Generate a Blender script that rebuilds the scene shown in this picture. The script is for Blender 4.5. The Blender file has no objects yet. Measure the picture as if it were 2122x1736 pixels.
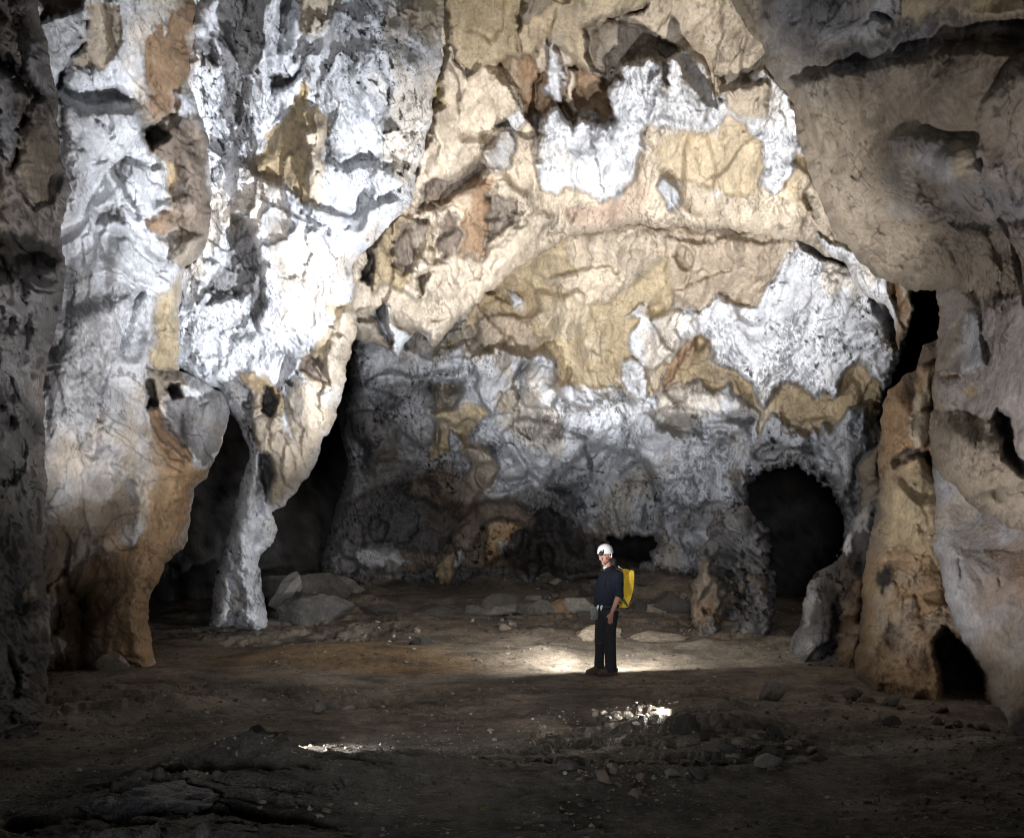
import bpy, bmesh, math, random
import numpy as np
from mathutils import Vector, Matrix
random.seed(7)
C = bpy.context.scene.collection
FOC, CAMH, CU, HV = 1837.0, 1.6, 1060.5, 1160.0   # focal length (px), camera height, centre column, horizon row

# ---------------------------------------------------------------- noise
_rs = np.random.RandomState(11)
_perm = _rs.permutation(512).astype(np.int64)
_perm = np.concatenate([_perm, _perm, _perm])
_g = _rs.normal(size=(512, 3)); _g /= np.linalg.norm(_g, axis=1)[:, None]
def pn(x, y, z):
    x, y, z = np.broadcast_arrays(np.asarray(x, float), np.asarray(y, float), np.asarray(z, float))
    xi = np.floor(x).astype(np.int64); yi = np.floor(y).astype(np.int64); zi = np.floor(z).astype(np.int64)
    xf = x-xi; yf = y-yi; zf = z-zi
    f = lambda t: t*t*t*(t*(t*6-15)+10)
    u, v, w = f(xf), f(yf), f(zf)
    def gr(a, b, c):
        h = _perm[(_perm[(_perm[(xi+a) & 511]+(yi+b)) & 511]+(zi+c)) & 511]
        g = _g[h]
        return g[..., 0]*(xf-a)+g[..., 1]*(yf-b)+g[..., 2]*(zf-c)
    l = lambda a, b, t: a+(b-a)*t
    return 1.6*l(l(l(gr(0,0,0), gr(1,0,0), u), l(gr(0,1,0), gr(1,1,0), u), v),
             l(l(gr(0,0,1), gr(1,0,1), u), l(gr(0,1,1), gr(1,1,1), u), v), w)
def fbm(x, y, z, o=3):
    s = 0; a = 1.0; k = 1.0
    for i in range(o):
        s = s+a*pn(x*k+i*17.3, y*k+i*9.1, z*k+i*5.7); a *= .5; k *= 2.03
    return s
def sab(n, e=.006): return np.sqrt(n*n+e)-math.sqrt(e)*.6
def sst(a, b, x):
    t = np.clip((x-a)/(b-a), 0, 1); return t*t*(3-2*t)

def facets(x, z, seed, blend=.06):
    """worley cells, each a tilted plane; returns height, cell random, edge closeness"""
    xi = np.floor(x).astype(np.int64); zi = np.floor(z).astype(np.int64)
    f1 = np.full(x.shape, 9.); f2 = np.full(x.shape, 9.); h1 = np.zeros(x.shape); h2 = np.zeros(x.shape); r1 = np.zeros(x.shape)
    for a in (-1, 0, 1):
        for b in (-1, 0, 1):
            hh = _perm[(_perm[(xi+a+seed*13) & 511]+(zi+b)) & 511]
            rx, rz, rr = _g[hh, 0]*.5+.5, _g[hh, 1]*.5+.5, _g[hh, 2]
            px, pz = xi+a+rx-x, zi+b+rz-z
            d = np.sqrt(px*px+pz*pz)
            hv = -(px*_g[(hh+77) & 511, 0]+pz*_g[(hh+77) & 511, 1])+.25*rr
            near = d < f1
            f2 = np.where(near, f1, np.minimum(f2, d)); h2 = np.where(near, h1, np.where(d <= f2, hv, h2))
            f1 = np.where(near, d, f1); h1 = np.where(near, hv, h1); r1 = np.where(near, rr, r1)
    t = .5*(1-sst(0, blend, f2-f1))
    return h1*(1-t)+h2*t, r1, f2-f1

# ---------------------------------------------------------------- pixel <-> world helpers (build-time tracing only)
def W(u, v, Y): return Vector(((u-CU)/FOC*Y, Y, CAMH+(HV-v)/FOC*Y))
def floor_base(Y): return np.where(Y > 13, .107*(Y-13), 0.0)
def onfloor(u, v):
    k = (v-HV)/FOC
    Y = CAMH/k if k > 1e-6 else 30
    if Y > 13: Y = (CAMH+.107*13)/(k+.107)
    return (u-CU)/FOC*Y, Y
OFF = {0: (0, 0), 1: (0, 0), 2: (960, 0), 3: (1928, 0), 4: (0, 780), 5: (960, 780), 6: (1928, 780), 7: (0, 1576), 8: (960, 1576), 9: (1928, 1576)}
def Z(k, *p):
    if k == 0: return [(p[i], p[i+1]) for i in range(0, len(p), 2)]
    ox, oy = OFF[k]
    return [((ox+p[i]*.47237)/1.38048, (oy+p[i+1]*.47237)/1.38048) for i in range(0, len(p), 2)]
def sdf(U, V, poly):
    """signed distance, positive inside"""
    P = np.array(poly, float); n = len(P)
    d = np.full(U.shape, 1e9); ins = np.zeros(U.shape, bool)
    for i in range(n):
        ax, ay = P[i]; bx, by = P[(i+1) % n]
        ex, ey = bx-ax, by-ay
        wx, wy = U-ax, V-ay
        t = np.clip((wx*ex+wy*ey)/(ex*ex+ey*ey+1e-9), 0, 1)
        d = np.minimum(d, (wx-ex*t)**2+(wy-ey*t)**2)
        c = ((ay <= V) & (by > V)) | ((by <= V) & (ay > V))
        if ey != 0: ins ^= c & (U < ax+(V-ay)/ey*ex)
    d = np.sqrt(d)
    return np.where(ins, d, -d)
def sdline(U, V, pts):
    P = np.array(pts, float); d = np.full(U.shape, 1e9)
    for i in range(len(P)-1):
        ax, ay = P[i]; ex, ey = P[i+1]-P[i]
        wx, wy = U-ax, V-ay
        t = np.clip((wx*ex+wy*ey)/(ex*ex+ey*ey+1e-9), 0, 1)
        d = np.minimum(d, (wx-ex*t)**2+(wy-ey*t)**2)
    return np.sqrt(d)
def tps(ctrl):
    Cc = np.array(ctrl, float); X = Cc[:, :2]/1000; n = len(X)
    def phi(r2): return r2*np.log(r2+1e-9)*.5
    K = phi(((X[:, None]-X[None])**2).sum(-1))+np.eye(n)*.004
    A = np.zeros((n+3, n+3)); A[:n, :n] = K; A[:n, n] = 1; A[:n, n+1:] = X
    A[n, :n] = 1; A[n+1:, :n] = X.T
    w = np.linalg.solve(A, np.concatenate([Cc[:, 2], [0, 0, 0]]))
    def f(U, V):
        x, y = U/1000, V/1000; s = w[n]+w[n+1]*x+w[n+2]*y
        for i in range(n): s = s+w[i]*phi((x-X[i, 0])**2+(y-X[i, 1])**2)
        return s
    return f

# ---------------------------------------------------------------- albedo palette (linear)
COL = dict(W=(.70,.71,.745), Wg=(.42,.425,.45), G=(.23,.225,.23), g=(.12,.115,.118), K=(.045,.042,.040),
           O=(.48,.39,.26), Oo=(.38,.295,.185), P=(.56,.475,.375), T=(.30,.255,.205), B=(.30,.20,.125),
           Br=(.19,.15,.12), Or=(.44,.30,.18), R=(.44,.33,.26), M=(.34,.305,.29), Wd=(.34,.345,.36), Q=(.45,.37,.285), Ob=(.50,.41,.29))

def mesh_obj(name, verts, faces, mat, parent=None, smooth=True, cols=None, sharp=0):
    me = bpy.data.meshes.new(name)
    verts = np.asarray(verts, np.float32); faces = np.asarray(faces, np.int32)
    k = faces.shape[1]
    me.vertices.add(len(verts)); me.vertices.foreach_set('co', verts.ravel())
    me.loops.add(faces.size); me.loops.foreach_set('vertex_index', faces.ravel())
    me.polygons.add(len(faces)); me.polygons.foreach_set('loop_start', np.arange(0, faces.size, k, dtype=np.int32))
    me.polygons.foreach_set('loop_total', np.full(len(faces), k, np.int32))
    me.polygons.foreach_set('use_smooth', np.full(len(faces), smooth, bool))
    me.update(calc_edges=True); me.validate()
    if cols is not None:
        a = me.color_attributes.new('tint', 'FLOAT_COLOR', 'POINT')
        a.data.foreach_set('color', np.asarray(cols, np.float32).ravel())
    me.materials.append(mat)
    if sharp: me.set_sharp_from_angle(angle=math.radians(sharp))
    o = bpy.data.objects.new(name, me); C.objects.link(o)
    if parent: o.parent = parent
    return o
def tag(o, label=None, cat=None, group=None, kind=None):
    if label: o['label'] = label
    if cat: o['category'] = cat
    if group: o['group'] = group
    if kind: o['kind'] = kind
    return o
def empty(name, loc, rz=0):
    o = bpy.data.objects.new(name, None); C.objects.link(o); o.location = loc; o.rotation_euler = (0, 0, rz)
    o.empty_display_size = .2
    return o

# ---------------------------------------------------------------- relief solids
def relief(name, poly, ctrl, base, mat, patches=(), holes=(), grooves=(), step=4.0, jag=(9, 4, 2), edge=(45, .5),
           thick=1.5, amp=1.0, seed=0, grime=.5, drape=.30, vstretch=.4, sheet=1.0, facet=1.0, label=None, cat=None, kind=None, group=None):
    P = np.array(poly); u0, v0 = P.min(0)-20; u1, v1 = P.max(0)+20
    us = np.arange(u0, u1, step); vs = np.arange(v0, v1, step)
    U, V = np.meshgrid(us, vs)
    s = seed*7.7; o0 = seed*3.1; stain = .9
    a1, a2, a3 = jag
    def jit(o):
        return (a1*pn(U/75+o, V/75, s)+a2*pn(U/24+o, V/24, s+3)+a3*pn(U/8+o, V/8, s+5))
    JU, JV = jit(0), jit(31.7)
    UU, VV = U+JU, V+JV
    sd = sdf(UU, VV, poly)
    sdp = sd.copy(); sdh = np.full(U.shape, 1e3)
    for h in holes: sdh = np.minimum(sdh, -sdf(UU+1.3*JU+5*pn(U/13, V/13, s+9), VV+1.3*JV+8*pn(U/16, V/22, s+6), h))
    sd = np.minimum(sd, sdh)
    gv, gu = np.gradient(sd, step)
    gl = np.sqrt(gu**2+gv**2)+1e-6
    f = tps(ctrl)
    Y0 = f(U, V)
    xw, zw = (U-CU)/FOC*Y0, CAMH+(HV-V)/FOC*Y0
    # rock relief, measured in metres in the rock itself
    wx = xw+.35*pn(xw*.7+s, Y0*.7, zw*.5); wz = zw+.35*pn(xw*.7, Y0*.7+s, zw*.5+9)
    h = drape*1.9*(sab(pn(wx*.75+s, Y0*.5, wz*.75*vstretch), .010)-.25)+drape*1.0*pn(xw*.42+s, Y0*.3, zw*.5*vstretch+7)
    h = h+drape*.75*(sab(pn(wx*1.9+s, Y0, wz*1.9*vstretch+4), .008)-.25)
    h = h+.10*amp*(np.abs(fbm(wx*1.6, Y0*1.2+s, wz*1.6, 2))-.3)
    scal = np.abs(pn(wx*3.6+2, Y0*2+s, wz*3.0))
    h = h+.045*amp*(scal-.3)*(.6+pn(xw*.6+19, Y0, zw*.6+s))
    h = h+.020*amp*np.abs(pn(xw*8.5, Y0*5+s, zw*6.5))*(.5+pn(xw*.7+9, Y0, zw*.7+s))+.008*amp*pn(xw*19, Y0*9, zw*14+s)*(.4+pn(xw*.8, Y0, zw*.8+s))
    flz = sst(-.15, .35, pn(wx*.55+70, Y0*.5+s, wz*.4))*(1.15-vstretch)
    h = h+.075*flz*(.45-sab(pn(wx*3.4+s, Y0*2, wz*.38), .004))+.035*flz*(.4-np.abs(pn(wx*8.5+s, Y0*3, wz*.8)))
    # torn crust sheets: flat treads with sharp risers
    sh = 1.9*pn(wx*.62+s*1.3, Y0*.4, wz*.42+11)+.7*pn(wx*1.5, Y0*.8+s, wz*1.0+3)+.25*pn(wx*4.0, Y0*2, wz*3.0+s)+.10*pn(wx*12, Y0*5, wz*9)+.05*pn(wx*27, Y0*5, wz*22)
    sh = sh*1.5+20; fr = sh-np.floor(sh); sid = np.floor(sh); ris = sst(0, .07, fr)
    h = h+.10*amp*(sid-20+ris)*sheet+.03*amp*(.5-fr)*sheet
    qx = wx+.10*pn(wx*4, Y0*3, wz*4+s)+.03*pn(wx*14, Y0*5, wz*14); qz = wz+.10*pn(wx*4+9, Y0*3, wz*4+s)+.03*pn(wx*14+7, Y0*5, wz*14)
    fa, fr1, fe1 = facets(qx*1.05+s, qz*.62+s, seed, .05); fb, fr2, fe2 = facets(qx*2.9+s, qz*1.9+s, seed+5, .08)
    fm = .35+.65*sst(-.25, .2, pn(wx*.5+5, Y0*.4+s, wz*.5))
    h = h+facet*(.15*fa+.075*fb*fm)
    pit = sst(.30, .55, pn(wx*1.5+40, Y0+s, wz*1.3+7))
    h = h-.22*amp*pit
    col = np.empty(U.shape+(4,)); col[..., :3] = COL[base]; col[..., 3] = grime
    # colour patches of the stone; some sunken ones carry painted shade
    UC, VC = U+1.6*JU+1.6*pn(U/15, V/11, s+8)+4*pn(U/35+4, V/50, s), V+1.6*JV+6*pn(U/11, V/26, s+2)+4*pn(U/5, V/12, s+2)+10*sst(.05, .4, pn(U/60, V/60, s+12))*pn(U/9, V/40, s+2)
    for p in patches:
        code, pts, lift = p[0], p[1], p[2]
        ew = p[3] if len(p) > 3 else 5; bul = p[4] if len(p) > 4 else 0.0; R = p[5] if len(p) > 5 else 40
        q = np.array(pts); pad = max(R, ew)+26
        iu = (us > q[:, 0].min()-pad) & (us < q[:, 0].max()+pad); iv = (vs > q[:, 1].min()-pad) & (vs < q[:, 1].max()+pad)
        if not iu.any() or not iv.any(): continue
        sl = np.ix_(iv, iu)
        d = sdf(UU[sl]+.4*(UC[sl]-UU[sl]), VV[sl]+.3*(VC[sl]-VV[sl]), pts)
        h[sl] += lift*sst(-ew, ew, d)
        if bul: 
            t = np.clip(d/R, 0, 1); h[sl] += bul*np.sqrt(t*(2-t))
        if code:
            dc = sdf(UC[sl], VC[sl], pts)
            cw = 2.5 if len(p) < 7 else p[6]
            cw = cw*(1+6*sst(.0, .55, pn(U[sl]/70+3, V[sl]/70, s+len(pts))))
            m = sst(-cw, cw, dc)[..., None]
            tgt = np.array(COL[code])
            col[sl][..., :3]
            c = col[sl]; c[..., :3] = c[..., :3]*(1-m)+tgt*m
            if code in ('O', 'Oo', 'P', 'T', 'B', 'Q', 'Ob'): c[..., 3] = c[..., 3]*(1-m[..., 0])+.35*grime*m[..., 0]
            col[sl] = c
    for g in grooves:
        pts, w, dep = g
        d = sdline(UU+.8*JU, VV+.8*JV, pts); q = np.clip(.55+1.1*pn(U/55+2, V/55, s+len(pts)), .08, 1.2); wv = w*(.75+.9*q)
        h = h-.9*dep*q*np.exp(-(d/wv)**2)
    # stone mottling, mineral stains, cracks, crusted specks, drips
    c3 = col[..., :3]; gm = col[..., 3]
    wxa = xw+.12*pn(xw*3, Y0*3, zw*3+s); wza = zw+.12*pn(xw*3+5, Y0*3+s, zw*3)
    big = fbm(xw*.9+s, Y0*.9, zw*.9, 4); mid = fbm(wxa*4.5, Y0*4, wza*3.6+s, 3)
    val = np.clip(1+.20*big+.16*mid+.05*pn(xw*26, Y0*20, zw*22), .45, 1.35)
    sidn = np.sin(sid*12.9+s)*.5
    val = val*(1+.07*sidn*sheet)*(1+.11*fr1)*(1+.07*fr2)
    sat = (c3.max(-1)-c3.min(-1))/c3.max(-1)
    st = sst(.15, .6, pn(wxa*.9+s+30, Y0*.7, wza*.55)+.4*pn(wxa*4, Y0*3, wza*2))*.55*sst(.45, .1, sat)*stain
    c3 = c3*(1-st[..., None])+np.array([.40, .32, .215])*(c3.mean(-1)/.42)[..., None]*st[..., None]
    st2 = sst(.2, .6, pn(wxa*1.1+60, Y0*.7+s, wza*.7)+.4*pn(wxa*5, Y0*3+9, wza*3))*.5*sst(.25, .5, sat)
    c3 = c3*(1-st2[..., None])+np.array([.50, .44, .36])*st2[..., None]
    c3 = c3*val[..., None]
    def line(fx, fz, o, w): 
        n = pn(wxa*fx+o, Y0*fx*.6+s, wza*fz+o*.7)+.30*pn(wxa*fx*2.7, Y0*2, wza*fz*2.7+o)+.12*pn(wxa*fx*7, Y0*2, wza*fz*7+o)
        return sst(w, w*.35, np.abs(n)/1.0)
    zc = sst(-.15, .20, pn(xw*1.1+o0, Y0*.8, zw*1.1+s)+.3*pn(xw*4, Y0*2, zw*4))
    zd = sst(.0, .32, pn(xw*.8+o0+50, Y0*.8, zw*.8+s)+.35*pn(xw*3, Y0*2, zw*3))
    gap = sst(-.25, .05, pn(xw*2.6+4, Y0*2, zw*2.6+s))
    cr = np.maximum(line(1.0, .7, 3, .020)*zc*gap, line(2.6, 1.3, 13, .040)*zc*sst(-.1, .2, pn(xw*5, Y0*4, zw*5))*.9)
    cr = np.maximum(cr, line(6.5, 4.5, 23, .085)*zd*sst(0, .3, pn(xw*7+9, Y0*4, zw*6)))
    sp = sst(.42, .62, pn(wxa*9, Y0*6, wza*6+s)+.55*pn(wxa*22, Y0*12, wza*15)+.35*pn(wxa*48, Y0*12, wza*36))*zd
    spz = sst(.0, .35, pn(xw*1.3+80, Y0, zw*1.0+s)+.4*pn(xw*5, Y0*2, zw*4))
    sp2 = sst(.55, .75, pn(wxa*13+7, Y0*6, wza*9+s)+.5*pn(wxa*30, Y0*12, wza*20))*.8*spz
    dr = sst(.42, .60, pn(wxa*11, Y0*8, wza*1.4+s)+.5*pn(wxa*27, Y0*9, wza*4))*sst(.05, .35, pn(xw*.9+20, Y0*.7+s, zw*.7+5))
    dark = np.clip(np.maximum(cr*.85, np.maximum(np.maximum(sp, sp2), dr*.7)*np.clip(gm*1.7, 0, 1)), 0, 1)*np.clip(.35+gm, 0, 1)
    # tone darkens along the seams between sheets and facets
    seam = (1-sst(.0, .05, fr))*sst(-.1, .25, pn(xw*1.7, Y0*1.1, zw*1.7+s+9))*sheet
    seam2 = np.maximum((1-sst(0, .025, fe1))*sst(-.1, .2, pn(xw*1.4+3, Y0, zw*1.4+s)), .8*(1-sst(0, .05, fe2))*sst(.0, .3, pn(xw*2.1+8, Y0, zw*1.8+s)))
    dark = np.maximum(dark, np.maximum(.55*seam, .6*seam2)*np.clip(.3+gm, 0, 1))
    fine = sst(.30, .55, np.abs(pn(wxa*16+3, Y0*9, wza*7+s))*1.2+.5*pn(xw*2.2, Y0, zw*2.2+s)+.25*pn(wxa*40, Y0*9, wza*26))*.60*np.clip(gm*1.6, 0, 1)
    dark = np.maximum(dark, fine*sst(-.2, .3, pn(xw*.9+33, Y0*.8, zw*.9+s)))
    c3 = c3*(1-.92*dark[..., None])
    col = np.concatenate([c3, gm[..., None]], -1)
    h = h-.025*dark
    ewd, T = edge
    d = np.minimum(np.clip(sdp/ewd, 0, 1), np.clip(sdh/24, 0, 1))
    Y = Y0-h*(.35+.65*d)+T*(1-np.sqrt(np.clip(1-(1-d)**2, 0, 1)))
    inside = sd > 0
    fk = inside[:-1, :-1] | inside[1:, :-1] | inside[:-1, 1:] | inside[1:, 1:]
    used = np.zeros(U.shape, bool)
    used[:-1, :-1] |= fk; used[1:, :-1] |= fk; used[:-1, 1:] |= fk; used[1:, 1:] |= fk
    rim = used & ~inside
    mv = np.where(rim, np.clip(-sd, 0, 2*step)/gl, 0)
    U2 = U+mv*gu/gl; V2 = V+mv*gv/gl
    X = (U2-CU)/FOC*Y; Zz = CAMH+(HV-V2)/FOC*Y
    idx = np.full(U.shape, -1, np.int64); n = int(used.sum()); idx[used] = np.arange(n)
    front = np.stack([X[used], Y[used], Zz[used]], 1)
    # back face: closes the solid behind
    db = np.clip(sd/(ewd*2.2), 0, 1)
    Yb = Y+.02+thick*np.sqrt(np.clip(1-(1-db)**2, 0, 1))+.25*thick*db*pn(U/90, V/90, s+50)
    bk = used & inside
    idb = idx.copy(); idb[bk] = n+np.arange(int(bk.sum()))
    back = np.stack([((U2-CU)/FOC*Yb)[bk], Yb[bk], (CAMH+(HV-V2)/FOC*Yb)[bk]], 1)
    i, j = np.nonzero(fk)
    F1 = np.stack([idx[i, j], idx[i+1, j], idx[i+1, j+1], idx[i, j+1]], 1)
    F2 = np.stack([idb[i, j], idb[i, j+1], idb[i+1, j+1], idb[i+1, j]], 1)
    nd = ~((F1 == F2[:, [0, 3, 2, 1]]).all(1))
    cc = np.concatenate([col[used], col[bk]])
    o = mesh_obj(name, np.concatenate([front, back]), np.concatenate([F1, F2[nd]]), mat, cols=cc)
    tag(o, label, cat, group, kind)
    return o

# ---------------------------------------------------------------- materials
def nodes(name):
    m = bpy.data.materials.new(name); m.use_nodes = True
    nt = m.node_tree; b = nt.nodes['Principled BSDF']
    return m, nt, b
class N:
    def __init__(s, nt): s.nt = nt
    def __call__(s, t, **kw):
        n = s.nt.nodes.new(t)
        for k, v in kw.items():
            if k in n.inputs: n.inputs[k].default_value = v
            else: setattr(n, k, v)
        return n
    def l(s, a, b): s.nt.links.new(a, b)
    def noise(s, vec, scale, detail=4, rough=.6, dist=0):
        n = s('ShaderNodeTexNoise'); n.inputs['Scale'].default_value = scale; n.inputs['Detail'].default_value = detail
        n.inputs['Roughness'].default_value = rough; n.inputs['Distortion'].default_value = dist; s.l(vec, n.inputs['Vector']); return n.outputs['Fac']
    def ramp(s, fac, a, b, c0=0., c1=1.):
        n = s('ShaderNodeMapRange'); n.inputs['From Min'].default_value = a; n.inputs['From Max'].default_value = b
        n.inputs['To Min'].default_value = c0; n.inputs['To Max'].default_value = c1; n.interpolation_type = 'SMOOTHSTEP'
        s.l(fac, n.inputs['Value']); return n.outputs['Result']
    def math(s, op, a, b=0.5):
        n = s('ShaderNodeMath', operation=op)
        for i, x in enumerate((a, b)):
            if isinstance(x, (int, float)): n.inputs[i].default_value = x
            else: s.l(x, n.inputs[i])
        return n.outputs[0]
    def mix(s, f, a, b, bt='MIX'):
        n = s('ShaderNodeMix', data_type='RGBA', blend_type=bt)
        for k, x in ((0, f), (6, a), (7, b)):
            if isinstance(x, (int, float)): n.inputs[k].default_value = x
            elif isinstance(x, tuple): n.inputs[k].default_value = x
            else: s.l(x, n.inputs[k])
        return n.outputs[2]
    def map(s, vec, sc):
        n = s('ShaderNodeMapping'); n.inputs['Scale'].default_value = sc; s.l(vec, n.inputs['Vector']); return n.outputs[0]
    def warp(s, vec, scale, amt):
        n = s('ShaderNodeTexNoise'); n.inputs['Scale'].default_value = scale; n.inputs['Detail'].default_value = 3; s.l(vec, n.inputs['Vector'])
        a = s('ShaderNodeVectorMath', operation='MULTIPLY_ADD'); s.l(n.outputs['Color'], a.inputs[0])
        a.inputs[1].default_value = (amt,)*3; s.l(vec, a.inputs[2]); return a.outputs[0]
    def vedge(s, vec, scale):
        n = s('ShaderNodeTexVoronoi', feature='DISTANCE_TO_EDGE'); n.inputs['Scale'].default_value = scale; s.l(vec, n.inputs['Vector']); return n.outputs['Distance']

def rock_mat(name='cave_rock', bump=1.0, wet=0.):
    m, nt, b = nodes(name); k = N(nt)
    pos = k('ShaderNodeNewGeometry').outputs['Position']
    at = k('ShaderNodeAttribute', attribute_name='tint', attribute_type='GEOMETRY')
    n2 = k.noise(k.map(pos, (1, 1, .7)), 16, 4, .72); n3 = k.noise(pos, 70, 1, .5)
    v = k.ramp(n2, .3, .7, .80, 1.15)
    cc = k.mix(1., at.outputs['Color'], v, 'MULTIPLY')
    n4 = k.noise(k.map(pos, (1, 1, .6)), 26, 3, .75)
    sp = k.math('MULTIPLY', k.ramp(n4, .56, .62), k.math('MULTIPLY', k.ramp(k.noise(pos, 1.3, 2), .42, .62), at.outputs['Alpha']))
    k.l(k.mix(sp, cc, (.035, .033, .035, 1)), b.inputs['Base Color'])
    hgt = k.math('ADD', n2, k.math('MULTIPLY', n3, .22))
    bp = k('ShaderNodeBump'); bp.inputs['Distance'].default_value = .028*bump; bp.inputs['Strength'].default_value = 1
    k.l(hgt, bp.inputs['Height']); k.l(bp.outputs['Normal'], b.inputs['Normal'])
    b.inputs['Roughness'].default_value = .82-.5*wet
    b.inputs['Specular IOR Level'].default_value = .25+.35*wet
    return m
ROCK = rock_mat()
STEP = 2.6
# ================= far passage shell behind the openings, tinted near black for the unlit dark
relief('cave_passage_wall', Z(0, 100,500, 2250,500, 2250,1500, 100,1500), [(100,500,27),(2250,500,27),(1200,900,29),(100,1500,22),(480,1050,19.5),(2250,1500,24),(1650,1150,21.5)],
       'K', ROCK, [('g', Z(0, 1480,850, 1820,850, 1820,1400, 1480,1400), .3, 30, 0, 30, 30), ('g', Z(0, 330,780, 600,780, 600,1350, 330,1350), .3, 30, 0, 30, 30)], step=12, edge=(60, 1), seed=3, kind='structure')

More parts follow.
